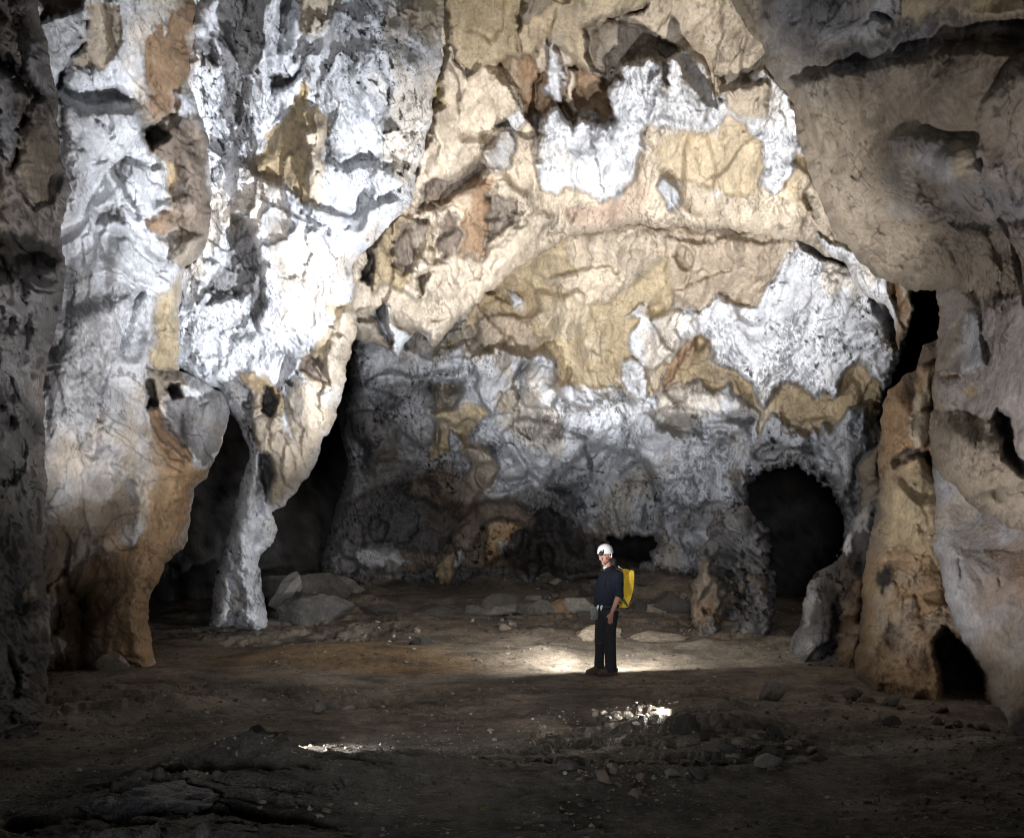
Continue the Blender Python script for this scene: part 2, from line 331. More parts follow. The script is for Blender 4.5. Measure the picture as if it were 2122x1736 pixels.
# ================= back wall of the chamber
A_poly = Z(0, 705,470, 2200,420, 2200,1400, 590,1400, 640,1270, 672,1150, 690,1050, 715,950, 703,860, 722,780, 700,600)
A_ctrl = [(700,1250,19.2),(600,1300,18.5),(1200,1240,19.5),(1700,1300,17),(900,1000,20),(1300,1000,19.2),(1700,900,17.4),(900,750,19),(1300,720,18.2),
          (1800,650,16.4),(1100,560,17.8),(1200,510,16.9),(1300,480,16.0),(1450,480,15.9),(1600,500,15.7),(1350,610,17.2),(1550,600,16.9),(2200,600,16.5),(2200,1200,15.5),(700,900,18.6),(1400,840,17.6),(1150,880,17.6),(900,850,18),(1150,1080,19.9),(900,1120,20.2),(1420,1080,18.9)]
A_pat = [
 # ochre upper zone
 ('O', Z(5, 560,500, 640,400, 750,330, 850,180, 900,60, 700,-100, 700,-500, 2400,-500, 2400,-20, 2050,120, 2020,330, 1990,520, 1960,700, 1900,800, 1700,700, 1600,740, 1480,690, 1400,650, 1330,680, 1320,530, 1250,470, 1150,480, 1030,400, 980,450, 800,520, 780,400, 700,400), -0.20, 6),
 ('P', Z(5, 1250,60, 1420,0, 1660,-40, 1720,60, 1640,180, 1480,200, 1400,120), 0.20, 8),
 ('P', Z(5, 800,560, 700,520, 760,480, 850,560), 0.17),
 ('Oo', Z(5, 950,60, 1060,20, 1200,40, 1250,220, 1100,250, 940,260, 860,200), -0.17, 6),
 ('T', Z(5, 750,330, 930,260, 1010,400, 900,500, 790,510), 0.14, 5),
 ('O', Z(6, -60,-200, 760,-200, 700,-60, 620,0, 570,90, 520,220, 400,180, 300,150, 230,210, 150,220, 60,170, -60,100), 0.17, 7, .15, 60),
 ('Oo', Z(6, -60,720, 0,640, 60,480, 150,380, 240,520, 400,620, 500,700, 520,820, 560,790, 640,660, 740,700, 830,740, 870,700, 960,740, 1010,680, 1100,550, 1170,560, 1280,700, 1240,770, 1230,1000, 1160,820, 1060,820, 980,950, 900,900, 880,1010, 840,930, 790,1000, 740,930, 690,900, 640,860, 560,860, 500,1010, 490,820, 430,780, 350,760, 330,680, 230,720, 180,650, 90,680, 60,800, 0,800), -0.31, 6),
 ('B', Z(6, -60,500, 20,400, 100,370, 140,390, 60,520, 20,640, -60,720), -0.17, 6),
 ('T', Z(6, 1250,700, 1330,640, 1500,700, 1500,1000, 1260,1060), -0.17, 6),
 ('Q', Z(0, 1390,400, 1900,400, 1700,505, 1645,520, 1605,575, 1580,640, 1520,630, 1450,640, 1400,630, 1385,560, 1380,480), .12, 8, 0, 30, 7),
 ('P', Z(0, 1150,400, 1385,400, 1385,520, 1340,560, 1300,600, 1250,610, 1180,560, 1160,480), .10, 8, 0, 30, 7),
 ('Q', Z(0, 990,640, 1090,660, 1120,740, 1060,740, 1000,720), .1, 6, 0, 30, 7),
 # white sheets
 ('W', Z(6, 130,240, 190,210, 280,150, 400,190, 510,220, 560,110, 640,0, 740,-150, 900,-90, 1050,-30, 1160,60, 1220,250, 1280,360, 1380,480, 1400,550, 1290,710, 1200,620, 1120,540, 1060,600, 960,740, 900,700, 820,740, 720,680, 640,650, 600,720, 540,800, 500,760, 470,660, 380,600, 250,520, 150,380, 100,300), 0.51, 6, .12, 40),
 ('W', Z(6, -150,300, 0,230, 130,230, 150,380, 40,420, -40,560, -120,500), 0.31, 8),
 ('W', Z(5, 1740,270, 1820,210, 1880,200, 1890,300, 1960,380, 2020,480, 1960,560, 1920,600, 1840,560, 1800,500, 1780,380, 1820,290), 0.34, 5, .08, 20),
 ('W', Z(5, 1710,640, 1740,560, 1790,520, 1850,570, 1890,640, 1880,760, 1840,790, 1800,730, 1740,710), 0.37, 4, .08, 20),
 ('W', Z(5, 1040,110, 1080,110, 1150,160, 1080,190), 0.17, 4),
 ('Wg', Z(5, 820,520, 960,460, 1080,490, 1160,530, 1110,600, 1060,690, 1000,720, 970,800, 930,870, 900,820, 850,720, 840,620), 0.58, 5, .12, 30),
 ('T', Z(5, 980,720, 1100,690, 1130,860, 960,850), 0.31, 4),
 ('Wg', Z(5, 1130,640, 1170,500, 1230,475, 1310,520, 1330,640, 1350,700, 1300,830, 1180,830, 1140,780), 0.68, 5, .20, 30),
 ('Oo', Z(5, 1200,720, 1290,690, 1300,830, 1220,830), -0.09, 4),
 ('T', Z(5, 590,620, 740,650, 750,720, 700,800, 600,860), -0.51, 8),
 ('O', Z(5, 600,850, 760,800, 850,820, 920,860, 850,940, 800,1060, 700,1080, 560,1160, 570,1000), -0.20, 7),
 ('Wg', Z(5, 680,940, 760,1000, 790,1030, 730,1100, 690,1060), 0.37, 4, .1, 15),
 # grey crusted middle band
 ('Wg', Z(0, 720,800, 800,770, 890,790, 905,850, 880,920, 830,930, 760,950, 720,900), 0.20, 7, .2, 40),
 ('G', Z(0, 730,860, 780,855, 830,890, 820,950, 760,960, 735,920), 0.17, 5, .15, 30),
 ('Wg', Z(0, 885,730, 960,700, 990,740, 960,790, 890,780), 0.14, 6),
 # lower rock: dark stone, with part of its shade put into the colour
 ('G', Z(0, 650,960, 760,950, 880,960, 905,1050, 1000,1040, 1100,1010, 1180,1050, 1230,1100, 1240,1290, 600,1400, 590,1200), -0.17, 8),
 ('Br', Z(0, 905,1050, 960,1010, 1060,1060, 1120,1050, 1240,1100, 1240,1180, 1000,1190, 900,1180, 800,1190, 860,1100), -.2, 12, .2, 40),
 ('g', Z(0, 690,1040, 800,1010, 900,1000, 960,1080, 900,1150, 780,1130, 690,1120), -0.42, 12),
 ('Br', Z(5, 520,1230, 700,1150, 740,1240, 700,1400, 640,1440, 420,1340), 0.26, 9, .15, 40),
 ('T', Z(5, 780,1060, 860,1000, 960,1080, 1000,1150, 950,1260, 800,1400, 740,1480, 720,1300, 800,1180), 0.37, 8, .2, 40),
 ('Wg', Z(5, 1000,960, 1160,900, 1400,960, 1530,1020, 1540,1250, 1450,1290, 1250,1270, 1130,1240, 1100,1100, 1010,1040), 0.37, 8, .15, 50),
 ('Br', Z(5, 760,1440, 900,1370, 1100,1380, 1200,1440, 1260,1560, 1160,1600, 1080,1480, 960,1470, 880,1560, 800,1700, 700,1640), -0.34, 10),
 ('Or', Z(5, 900,1540, 960,1490, 1060,1480, 1130,1560, 1120,1640, 1060,1700, 900,1760), 0.42, 7, .2, 30),
 ('Wg', Z(5, 960,1640, 1000,1620, 1050,1660, 1000,1736), 0.09, 4),
 ('G', Z(5, 1210,1330, 1300,1285, 1400,1300, 1500,1400, 1540,1480, 1400,1560, 1290,1560, 1220,1460), -0.37, 9, .25, 50),
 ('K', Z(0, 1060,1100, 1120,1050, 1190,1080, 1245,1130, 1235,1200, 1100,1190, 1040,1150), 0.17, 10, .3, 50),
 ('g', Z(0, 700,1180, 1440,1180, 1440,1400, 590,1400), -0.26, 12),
 ('Wg', Z(7, 2300,-80, 2400,-60, 2450,60, 2400,140, 2200,90, 2150,0), 0.26, 8, .2, 30),
 ('Oo', Z(8, 580,160, 600,110, 700,0, 740,80, 690,200, 640,210), 0.20, 6),
 ('Wg', Z(8, 720,20, 760,-30, 790,10, 760,100, 715,110), 0.51, 4),
 ('Wd', Z(0, 1150,990, 1215,935, 1260,920, 1305,930, 1345,965, 1362,1010, 1366,1125, 1340,1140, 1258,1125, 1235,1080, 1190,1050), -.75, 14),  # alcove: pale grey dimmed in colour for the shade of the recess
 ('W', Z(0, 1130,790, 1200,800, 1260,800, 1300,830, 1420,800, 1540,830, 1550,900, 1480,930, 1400,900, 1300,910, 1180,890, 1100,870), .15, 12, .1, 40, 9),
 ('W', Z(0, 735,700, 800,700, 880,735, 900,745, 960,705, 1000,740, 960,790, 900,790, 800,790, 740,775), .12, 8, .1, 30, 6),
 # right of the arch recess: pale wall sweeping down
 ('Wg', Z(0, 1290,860, 1400,850, 1540,860, 1560,930, 1545,1020, 1440,1050, 1400,1120, 1370,1100, 1365,1010, 1345,955, 1290,930), 0.20, 10),
 ('G', Z(6, 0,1400, 200,1380, 380,1400, 450,1440, 420,1560, 0,1560), -0.34, 8, .2, 30),
 ('Wg', Z(6, 900,900, 980,960, 1060,820, 1160,820, 1180,1060, 1100,1160, 1080,1300, 1000,1330, 1000,1190, 960,1100), 0.34, 7, .2, 40),
 ('G', Z(6, 440,1060, 500,1010, 640,1010, 760,1080, 830,1100, 900,1180, 1000,1340, 1050,1500, 980,1520, 870,1230, 800,1160, 600,1170, 500,1220), -0.09, 8, .2, 30),
]
A_holes = [Z(0, 1880,540, 2010,540, 2010,1000, 1850,1000, 1824,835, 1848,796, 1876,740),
           Z(0, 1250,1118, 1300,1112, 1366,1116, 1360,1160, 1330,1178, 1290,1180, 1262,1150),
           Z(6, 470,1330, 500,1230, 590,1180, 750,1160, 850,1200, 960,1330, 1000,1450, 1010,1560, 990,1700, 930,2000, 870,2100, 740,2230, 600,2230, 610,1900, 560,1500, 480,1430)]
A_gr = [(Z(5, 590,620, 600,760, 580,900, 560,1100), 6, .7), (Z(5, 740,660, 750,720, 690,800, 600,860), 6, .6), (Z(5, 800,1020, 820,1010, 960,1060), 6, .6), (Z(5, 780,1060, 790,1160), 6, .6), (Z(5, 350,800, 430,980), 5, .5), (Z(5, 980,1240, 1100,1300, 1200,1260), 8, .6), (Z(5, 1210,1310, 1300,1280, 1400,1290, 1500,1380), 5, .5), (Z(6, 120,900, 220,980, 370,990), 7, .8), (Z(6, 1130,830, 1170,860, 1110,990), 6, .5), (Z(6, 440,850, 430,940), 5, .5), (Z(5, 60,900, 130,1080, 140,1150), 9, .8), (Z(5, 1900,850, 2000,930, 2110,940), 8, .7), (Z(0, 1080,760, 1090,800, 1075,850), 7, 0.95), (Z(0, 1165,890, 1150,930, 1155,980), 8, 0.85), (Z(0, 880,930, 905,850, 930,800), 7, 0.57), (Z(0, 700,900, 735,960, 760,1010), 11, 0.76),
        (Z(0, 1540,860, 1500,880, 1440,870, 1380,880), 9, 0.66), (Z(0, 1060,1010, 1150,1000, 1240,1040), 7, 0.47), (Z(0, 1180,770, 1186,850), 5, 0.38), (Z(0, 1655,890, 1690,970, 1720,1040), 11, 0.95), (Z(0,690,1215,900,1225,1080,1205,1230,1215), 12, 0.76), (Z(0, 900,1170, 1010,1180, 1100,1165), 8, 0.57)]
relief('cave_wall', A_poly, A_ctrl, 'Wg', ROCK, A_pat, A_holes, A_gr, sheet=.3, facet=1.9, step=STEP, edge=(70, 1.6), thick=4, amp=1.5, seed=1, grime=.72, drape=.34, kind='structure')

# ================= overhanging arch of the ceiling
B_poly = Z(0, 600,-150, 2200,-150, 2200,500, 1900,520, 1888,600, 1882,690, 1868,725, 1850,670, 1825,635, 1740,548, 1650,503, 1580,484, 1450,472, 1300,470, 1180,492, 1100,543, 1060,570, 1000,620, 945,670, 892,724, 860,690, 820,730, 740,700, 600,690)
B_ctrl = [(700,600,15.6),(890,720,16.2),(1100,545,16),(1300,470,15.6),(1600,480,15),(1800,600,14.5),(1870,720,14.4),(1200,300,15.2),(1200,0,13),(1700,0,12.6),(900,0,13.5),(1600,300,14.3),(1240,380,14.9),(900,400,15.4),(2100,600,13.6)]
B_pat = [
 ('O', Z(2, 640,-300, 1110,-300, 1118,0, 1120,230, 1090,330, 960,370, 900,375, 850,450, 810,485, 780,420, 750,365, 700,300, 665,200, 670,90), 0.42, 6, .12, 50),
 ('Ob', Z(2, 1120,-300, 2600,-300, 2200,-60, 1900,0, 1700,80, 1600,90, 1530,150, 1530,260, 1560,420, 1500,440, 1430,330, 1380,270, 1300,240, 1180,360, 1110,330, 1125,130), 0.54, 6, .1, 40),
 ('T', Z(2, 1200,-50, 1350,20, 1250,90, 1130,130, 1140,0), 0.17, 5),
 ('B', Z(2, 960,370, 1100,380, 1130,340, 1200,380, 1240,420, 1230,600, 1250,780, 1180,690, 1100,560, 1050,500, 960,420), -0.48, 7),
 ('B', Z(2, 1215,450, 1300,400, 1450,380, 1560,440, 1660,490, 1680,700, 1640,780, 1540,750, 1480,730, 1430,790, 1370,710, 1330,670, 1280,700, 1240,800, 1215,700), -0.61, 7, .12, 60),
 ('P', Z(2, 1380,400, 1450,420, 1440,560, 1470,700, 1420,720, 1385,640), 0.26, 5, .1, 15),
 ('W', Z(2, 1290,260, 1340,250, 1360,300, 1365,420, 1372,640, 1320,660, 1290,600, 1285,420), 0.59, 5, .15, 15, 4),
 ('W', Z(2, 1250,720, 1290,680, 1330,660, 1370,700, 1430,780, 1480,720, 1540,740, 1640,770, 1675,680, 1650,440, 1730,450, 1740,370, 1830,340, 1980,390, 2010,480, 2040,520, 1990,360, 2040,320, 2110,420, 2300,640, 2200,720, 1960,690, 1850,800, 1830,1000, 1810,1090, 1720,1160, 1620,1210, 1590,1225, 1540,1180, 1440,1150, 1380,1150, 1320,1190, 1250,1150, 1215,1060, 1220,980, 1245,940, 1250,800), 0.61, 6, .38, 70),
 ('T', Z(2, 1530,170, 1600,110, 1680,80, 1800,130, 1920,200, 1930,330, 1870,370, 1740,350, 1660,480, 1600,460, 1560,380, 1530,260), -0.77, 9, .30, 40),
 ('T', Z(2, 1930,200, 2000,230, 2060,300, 2010,370, 1980,340, 1930,290), -0.51, 5),
 ('Wg', Z(2, 870,900, 920,850, 1000,790, 1050,790, 1075,870, 1060,980, 1010,1070, 960,1060, 900,960), 0.48, 5, .15, 25),
 ('W', Z(2, 1050,760, 1100,640, 1190,700, 1130,790, 1070,820), 0.17, 6, 0, 20, 5),
 ('P', Z(2, 500,1010, 510,950, 590,760, 640,500, 690,300, 790,480, 890,380, 1050,560, 1110,640, 1030,760, 860,890, 820,950, 700,1050, 520,1190, 420,1270, 400,1240, 490,1120), 0.34, 6, .1, 60),
 ('O', Z(2, 600,480, 660,400, 660,500, 640,640, 590,750, 575,690), -0.09, 5),
 ('Br', Z(2, 620,1100, 700,1060, 850,930, 920,1000, 900,1060, 760,1130, 690,1230, 500,1260), -0.51, 8, .1, 50),
 ('B', Z(2, 450,1280, 690,1210, 850,1060, 980,1100, 980,1170, 930,1260, 900,1450, 890,1530, 870,1640, 740,1736, 750,1500, 740,1260, 600,1250), -0.17, 8, .2, 50),
 ('Oo', Z(2, 180,1520, 260,1420, 400,1300, 560,1350, 580,1500, 600,1620, 510,1640, 480,1700, 520,1800, 420,1760, 350,1736, 210,1760), 0.34, 7, .2, 40),
 ('Br', Z(2, 340,1500, 400,1330, 540,1320, 540,1500, 500,1620, 400,1640, 340,1600), -0.42, 9, .2, 30),
 ('Br', Z(2, 610,1340, 700,1290, 755,1400, 750,1500, 740,1700, 650,1600, 600,1480), -0.17, 8, .2, 30),
 ('K', Z(2, 480,1680, 560,1640, 580,1660, 520,1780, 490,1720), -0.68, 5),
 ('g', Z(2, 155,1530, 200,1640, 210,1736, 150,1680), -0.51, 5),
 ('g', Z(5, 220,230, 280,170, 330,230, 320,420, 300,450, 250,330), -0.51, 6),
 ('T', Z(5, 110,280, 190,190, 240,330, 300,450, 150,480), 0.09, 6, .1, 20),
 ('W', Z(5, 290,170, 330,200, 380,290, 450,360, 540,410, 500,480, 380,520, 330,450, 320,300), 0.26, 6, .1, 20),
 ('T', Z(5, 380,220, 440,240, 520,320, 560,420, 500,400, 420,320), -0.17, 5),
 ('P', Z(5, 450,180, 560,120, 760,140, 880,60, 1080,-60, 1300,-300, 1200,-350, 900,-100, 500,-50, 420,100), 0.17, 9),
 ('T', Z(2, 930,1210, 1060,1200, 1060,1330, 910,1480, 900,1530, 890,1450), -0.26, 6),
 ('W', Z(3, 0,330, 80,300, 150,350, 200,450, 300,600, 340,520, 450,480, 560,390, 640,540, 700,640, 760,800, 765,930, 690,1000, 670,1130, 600,1170, 540,1130, 540,990, 480,850, 430,740, 330,700, 250,760, 200,740, 100,760, -150,760, -150,520), 0.24, 6, .12, 40),
 ('P', Z(3, 320,520, 450,490, 560,520, 560,700, 430,720, 340,660), 0.17, 8, .15, 30, 6),
 ('W', Z(3, 230,870, 270,780, 310,800, 290,960, 250,900), 0.05, 6), ('W', Z(3, 100,910, 130,900, 160,1010, 120,1040, 95,980), 0.05, 6),
 ('W', Z(3, 250,1190, 340,1050, 350,1080, 290,1190), 0.03, 5, 0, 10, 5), ('W', Z(3, 420,1090, 470,1100, 490,1160, 450,1160), 0.03, 6),
 ('Wg', Z(2, 1990,1080, 2050,1060, 2080,1160, 2100,1260, 2020,1320, 1960,1230, 1950,1150), 0.26, 8, .1, 20, 7),
 ('Ob', Z(3, 0,760, 200,780, 430,760, 540,1000, 480,1170, 300,1160, 0,1100, -120,900), -0.09, 12),
 ('Ob', Z(3, 690,1000, 765,940, 800,1060, 760,1150, 820,1250, 860,1320, 720,1240, 660,1120), 0.09, 8),
 ('R', Z(2, 1400,1300, 1450,1260, 1620,1240, 1720,1190, 1860,1130, 1890,1180, 1750,1330, 1500,1360), -0.03, 8, 0, 30, 12),
 ('W', Z(6, 1180,-120, 1280,0, 1310,200, 1400,360, 1410,450, 1340,400, 1240,200, 1100,60, 1000,-40, 900,-150, 880,-220, 1000,-160), 0.17, 6),
 ('Oo', Z(6, 1100,0, 1180,90, 1240,240, 1340,400, 1310,410, 1220,300, 1200,120, 1110,20), 0.03, 5),
 ('B', Z(6, 1290,0, 1360,-60, 1400,150, 1410,480, 1400,540, 1330,300), -0.34, 8),
]
B_gr = [(Z(2, 1118,-200, 1118,120, 1090,330), 4, .35), (Z(2, 1600,105, 1700,75, 1880,20), 4, .4), (Z(2, 1660,350, 1640,480), 7, .5), (Z(2, 1310,1480, 1295,1736), 5, .4),
        (Z(2, 1550,740, 1580,960, 1640,1100, 1640,1200), 5, .2), (Z(2, 1000,800, 1030,760), 4, .3), (Z(2, 985,1160, 930,1330), 4, .3), (Z(2, 1690,500, 1770,640, 1800,760), 8, .25), (Z(3, 150,350, 200,430, 290,470), 4, .3)]
relief('cave_ceiling', B_poly, B_ctrl, 'P', ROCK, B_pat, (), B_gr, jag=(12, 7, 2.5), sheet=.3, facet=1.6, step=STEP, edge=(34, .7), thick=3, amp=.85, seed=2, grime=.48, drape=.26, kind='structure')

# ================= hanging white mass with the slim pillar
D_poly = Z(0, 360,-150, 926,-150, 922,0, 916,110, 905,180, 893,240, 872,330, 852,415, 800,480, 735,540, 728,600, 726,625, 738,660, 741,700, 720,768, 708,830, 690,880, 668,905, 664,955, 640,990, 600,1035, 572,1060, 572,1110, 548,1150, 538,1180, 546,1230, 562,1306, 540,1316, 505,1308, 470,1304, 430,1296, 440,1240, 450,1190, 464,1130, 480,1070, 500,980, 508,930, 498,890, 478,850, 450,812, 400,800, 330,770, 320,600, 340,400, 350,200)
D_ctrl = [(740,600,14.0),(600,600,13.4),(500,300,13.1),(880,0,12.3),(400,0,12.4),(880,300,13.4),(700,900,14.6),(560,1080,15.5),(500,1290,16.3),(430,1280,16.3),(400,700,13.6),(340,500,13.2),(780,200,12.2),(560,450,13),(480,820,14.2)]
D_pat = [
 ('Oo', Z(1, 1470,1000, 1500,960, 1580,900, 1700,740, 1800,560, 1850,480, 1900,560, 1900,660, 1960,640, 1990,800, 1960,1000, 1950,1240, 1850,1220, 1740,1140, 1690,1080, 1560,1070), -.22, 7, .30, 60),
 ('P', Z(1, 1850,820, 1960,760, 1985,900, 1950,1240, 1870,1180, 1880,1000), .15, 5, .1, 20),
 ('G', Z(1, 1410,1310, 1530,1340, 1560,1500, 1580,1620, 1600,1736, 1560,2000, 1490,1900, 1480,1800, 1290,1840, 1240,1830, 1290,1700, 1400,1500), -.35, 8, .1, 30),
 ('W', Z(1, 1420,1010, 1500,1010, 1560,1080, 1690,1100, 1850,1240, 1950,1260, 2100,1300, 2400,1200, 2400,1500, 2100,1700, 1600,1700, 1560,1400, 1420,1290), .22, 8, .15, 80),
 ('P', Z(1, 1790,0, 1800,-200, 2100,-200, 2030,0, 1990,120, 1910,250, 1850,200), .12, 7, .15, 30),
 ('P', Z(2, 380,-200, 680,-200, 660,200, 600,260, 480,200, 400,80), -.05, 12, 0, 30, 14),
 ('g', Z(1, 1150,230, 1260,260, 1340,380, 1280,400, 1180,330), -.25, 10),
 ('G', Z(1, 1300,150, 1400,160, 1480,400, 1500,700, 1400,760, 1340,640, 1350,420), -.15, 8, .15, 30),
 ('g', Z(1, 1620,470, 1760,460, 1830,420, 1760,520, 1640,560), -.35, 9),
 ('W', Z(1, 1560,-200, 1700,-200, 1680,100, 1650,400, 1580,540, 1500,460, 1440,250, 1500,0), .25, 7, .2, 50),
 ('Oo', Z(4, 1420,600, 1500,600, 1600,620, 1680,680, 1700,740, 1680,860, 1660,900, 1600,860, 1530,900, 1520,750, 1450,650), .05, 6, .15, 25),
 ('g', Z(4, 1570,750, 1600,690, 1640,690, 1660,780, 1640,870, 1590,830), -.5, 6),
 ('G', Z(4, 1300,700, 1400,640, 1480,690, 1520,760, 1520,960, 1500,1060, 1440,900, 1380,760), -.25, 8),
 ('O', Z(4, 1960,210, 2117,150, 2400,100, 2400,300, 2250,640, 2117,640, 2060,660, 2000,740, 1900,700, 1830,600, 1880,450, 1920,380, 2040,330), -.05, 7, .1, 40),
 ('Br', Z(4, 1830,580, 1850,500, 1920,490, 1960,560, 2000,700, 1900,640), -.25, 7),
 ('P', Z(5, 60,160, 200,60, 240,150, 140,400, 90,560, 20,700, -80,640, 0,300), .12, 8, .1, 30),
 ('P', Z(4, 1530,900, 1600,860, 1680,880, 1750,1000, 1780,1200, 1740,1350, 1690,1430, 1660,1400, 1650,1200, 1600,1100, 1530,1050), .12, 7, .1, 30),
 ('g', Z(4, 1540,1080, 1590,1080, 1640,1150, 1660,1240, 1650,1330, 1640,1400, 1600,1300), -.6, 6),
 ('P', Z(4, 1700,740, 1850,640, 1980,760, 2080,640, 2117,640, 2040,930, 1950,960, 1930,1140, 1800,1300, 1740,1350, 1760,1000), .10, 12, 0, 30, 14),
 ('Br', Z(4, 1530,930, 1545,1040, 1520,1040, 1515,960), -.4, 4),
 # hollows (shape only)
 (None, Z(2, -100,640, 100,600, 260,720, 400,760, 460,900, 400,1000, 100,1010, -100,900), -.60, 30),
 ('g', Z(2, 260,740, 320,715, 370,760, 385,800, 300,790), -.25, 5),
 (None, Z(2, -300,-200, 300,-200, 340,300, 200,560, -100,560, -300,300), .20, 30, .25, 100),
 (None, Z(2, 120,330, 300,300, 560,420, 500,640, 280,700, 140,520), .22, 26),
 ('W', Z(0, 425,1300, 470,1060, 520,1080, 575,1060, 540,1180, 565,1312), .03, 8, .12, 50),
]
D_gr = [(Z(1, 1720,60, 1740,-40), 5, .3), (Z(1, 1470,420, 1480,700, 1490,800), 4, .2), (Z(1, 1700,640, 1600,860), 6, .25), (Z(1, 1850,1240, 1920,1340, 1960,1420, 2060,1640), 5, .22),
        (Z(4, 1210,300, 1400,380, 1560,360), 8, .2), (Z(2, 40,1000, 150,960, 330,1010), 7, .3), (Z(7, 1400,170, 1450,330, 1430,440), 5, .35), (Z(7, 1350,280, 1410,400), 4, .25), (Z(4, 1490,1250, 1560,1400, 1640,1490),7,.3)]
relief('hanging_rock_mass', D_poly, D_ctrl, 'W', ROCK, D_pat, (), D_gr, step=STEP, edge=(30, .7), thick=2.2, amp=1.0, seed=4, grime=.7, drape=.40, vstretch=.35,
       label='bright white rock curtain hanging from the ceiling and ending in a slim pillar', cat='rock formation')

# ================= big left pillar
C_poly = Z(0, 20,-150, 400,-150, 408,60, 395,170, 412,240, 436,300, 434,420, 432,500, 425,535, 386,556, 380,600, 372,700, 372,770, 420,790, 455,812, 474,862, 470,885, 452,920, 440,950, 428,985, 402,1010, 397,1060, 397,1110, 385,1140, 345,1168, 312,1240, 304,1290, 312,1345, 334,1396, 300,1414, 220,1420, 100,1420, 20,1420)
C_ctrl = [(100,1410,12.2),(310,1390,12.7),(200,1000,11.9),(300,600,11.8),(200,300,11.4),(100,0,10.6),(400,0,11.8),(460,870,13.2),(350,1100,12.9),(60,600,11.4),(420,300,12.3),(380,560,12.6)]
C_pat = [
 ('P', Z(1, 520,130, 570,20, 700,30, 740,250, 700,330, 640,400, 450,420, 480,300), -.06, 6),
 ('Br', Z(1, 540,-200, 540,0, 500,60, 300,110, 230,160, 180,280, 170,200, 260,80, 200,0, 200,-200), -.3, 6),
 ('B', Z(1, 880,230, 960,120, 1000,200, 1020,60, 1200,-150, 1250,-150, 1190,80, 1140,230, 1180,380, 1140,500, 1070,560, 1050,700, 890,750, 890,500, 860,370), -.22, 8, .12, 50),
 ('Br', Z(1, 890,760, 1060,680, 1200,700, 1290,780, 1270,900, 1250,1000, 1250,1150, 1290,1300, 1260,1500, 1130,1640, 1010,1580, 1010,1450, 950,1440, 880,1380, 900,1250, 960,1180, 1050,1200, 1000,1000, 900,900), -.22, 12, .22, 60, 9),
 ('Oo', Z(1, 1000,960, 1060,1020, 1070,1130, 1040,1200, 1000,1100), 0, 6, 0, 20, 6),
 ('T', Z(1, 1010,1450, 1260,1400, 1240,1520, 1130,1640, 1010,1580), .08, 8, .1, 20, 8),
 ('B', Z(1, 870,1340, 960,1290, 1050,1290, 1050,1380, 960,1445, 900,1420), .12, 8, .15, 25, 7),
 (None, Z(1, 360,545, 520,560, 690,535, 850,640, 700,660, 520,640, 380,590), -.26, 20),
 ('g', Z(1, 600,540, 700,545, 780,620, 660,625), -.1, 10, 0, 20, 12),
 (None, Z(1, 350,600, 500,640, 850,650, 900,800, 740,990, 500,1150, 440,1150, 380,800), .22, 18, .15, 70),
 ('K', Z(1, 870,760, 960,740, 1020,830, 930,880, 880,830), -.5, 10, 0, 20, 9),
 ('G', Z(1, 590,1240, 720,1240, 740,1310, 600,1320), -.18, 10, 0, 20, 8),
 ('W', Z(1, 740,1000, 960,1000, 1040,1260, 880,1330, 800,1240, 740,1150), .2, 10, .15, 40),
 ('O', Z(4, 945,160, 1040,110, 1115,0, 1130,0, 1110,120, 1100,260, 1060,400, 1090,600, 1000,640, 960,600, 910,560, 930,350), -.16, 7),
 ('T', Z(4, 900,600, 1000,620, 1090,600, 1140,700, 1060,740, 960,760, 900,820, 880,700), .05, 10, .1, 25),
 ('G', Z(4, 940,800, 1060,740, 1200,760, 1340,700, 1400,860, 1380,920, 1280,1080, 1280,1150, 1150,1080, 1050,930), -.08, 9, .15, 30),
 ('K', Z(4, 1000,700, 1035,675, 1080,690, 1080,745, 1045,765, 1010,735), -.6, 5),
 ('K', Z(4, 880,660, 930,660, 935,720, 920,820, 870,830, 875,740), -.4, 5),
 ('B', Z(4, 860,840, 930,830, 1050,930, 1150,1080, 1180,1140, 1100,1100, 960,1000, 900,930), .15, 6, .12, 20),
 ('Or', Z(4, 900,940, 960,1000, 1100,1100, 1190,1150, 1280,1150, 1170,1340, 1150,1500, 1160,1640, 1060,1760, 1000,1900, 900,2500, 600,2500, 680,1750, 800,1640, 870,1560, 920,1400, 930,1150), -.05, 10, .15, 60, 6),
 ('T', Z(4, 250,1500, 500,1300, 830,1200, 850,1500, 700,1700, 620,1900, 640,2500, 250,2500), .0, 14, 0, 40, 30),
 ('Br', Z(4, 640,1400, 830,1360, 830,1480, 700,1600, 560,1640), -.1, 12, 0, 30, 20),
 ('B', Z(7, 560,0, 700,60, 680,600, 500,650, 330,500, 420,200), -.05, 12, 0, 30, 25),
 ('Or', Z(7, 690,-20, 1100,0, 1000,80, 900,260, 870,400, 880,560, 930,690, 880,800, 640,720, 640,400), .05, 12, .1, 30, 12),
 ('G', Z(4, 770,1250, 810,1215, 850,1240, 850,1330, 790,1400), -.16, 8, .1, 20, 6),
 (None, Z(4, 400,250, 800,150, 840,200, 600,700, 560,1100, 380,900, 350,500), .14, 22, .12, 60),
 (None, Z(4, 650,600, 830,300, 900,560, 870,1000, 600,1150, 590,900), .12, 18, .12, 50),
]
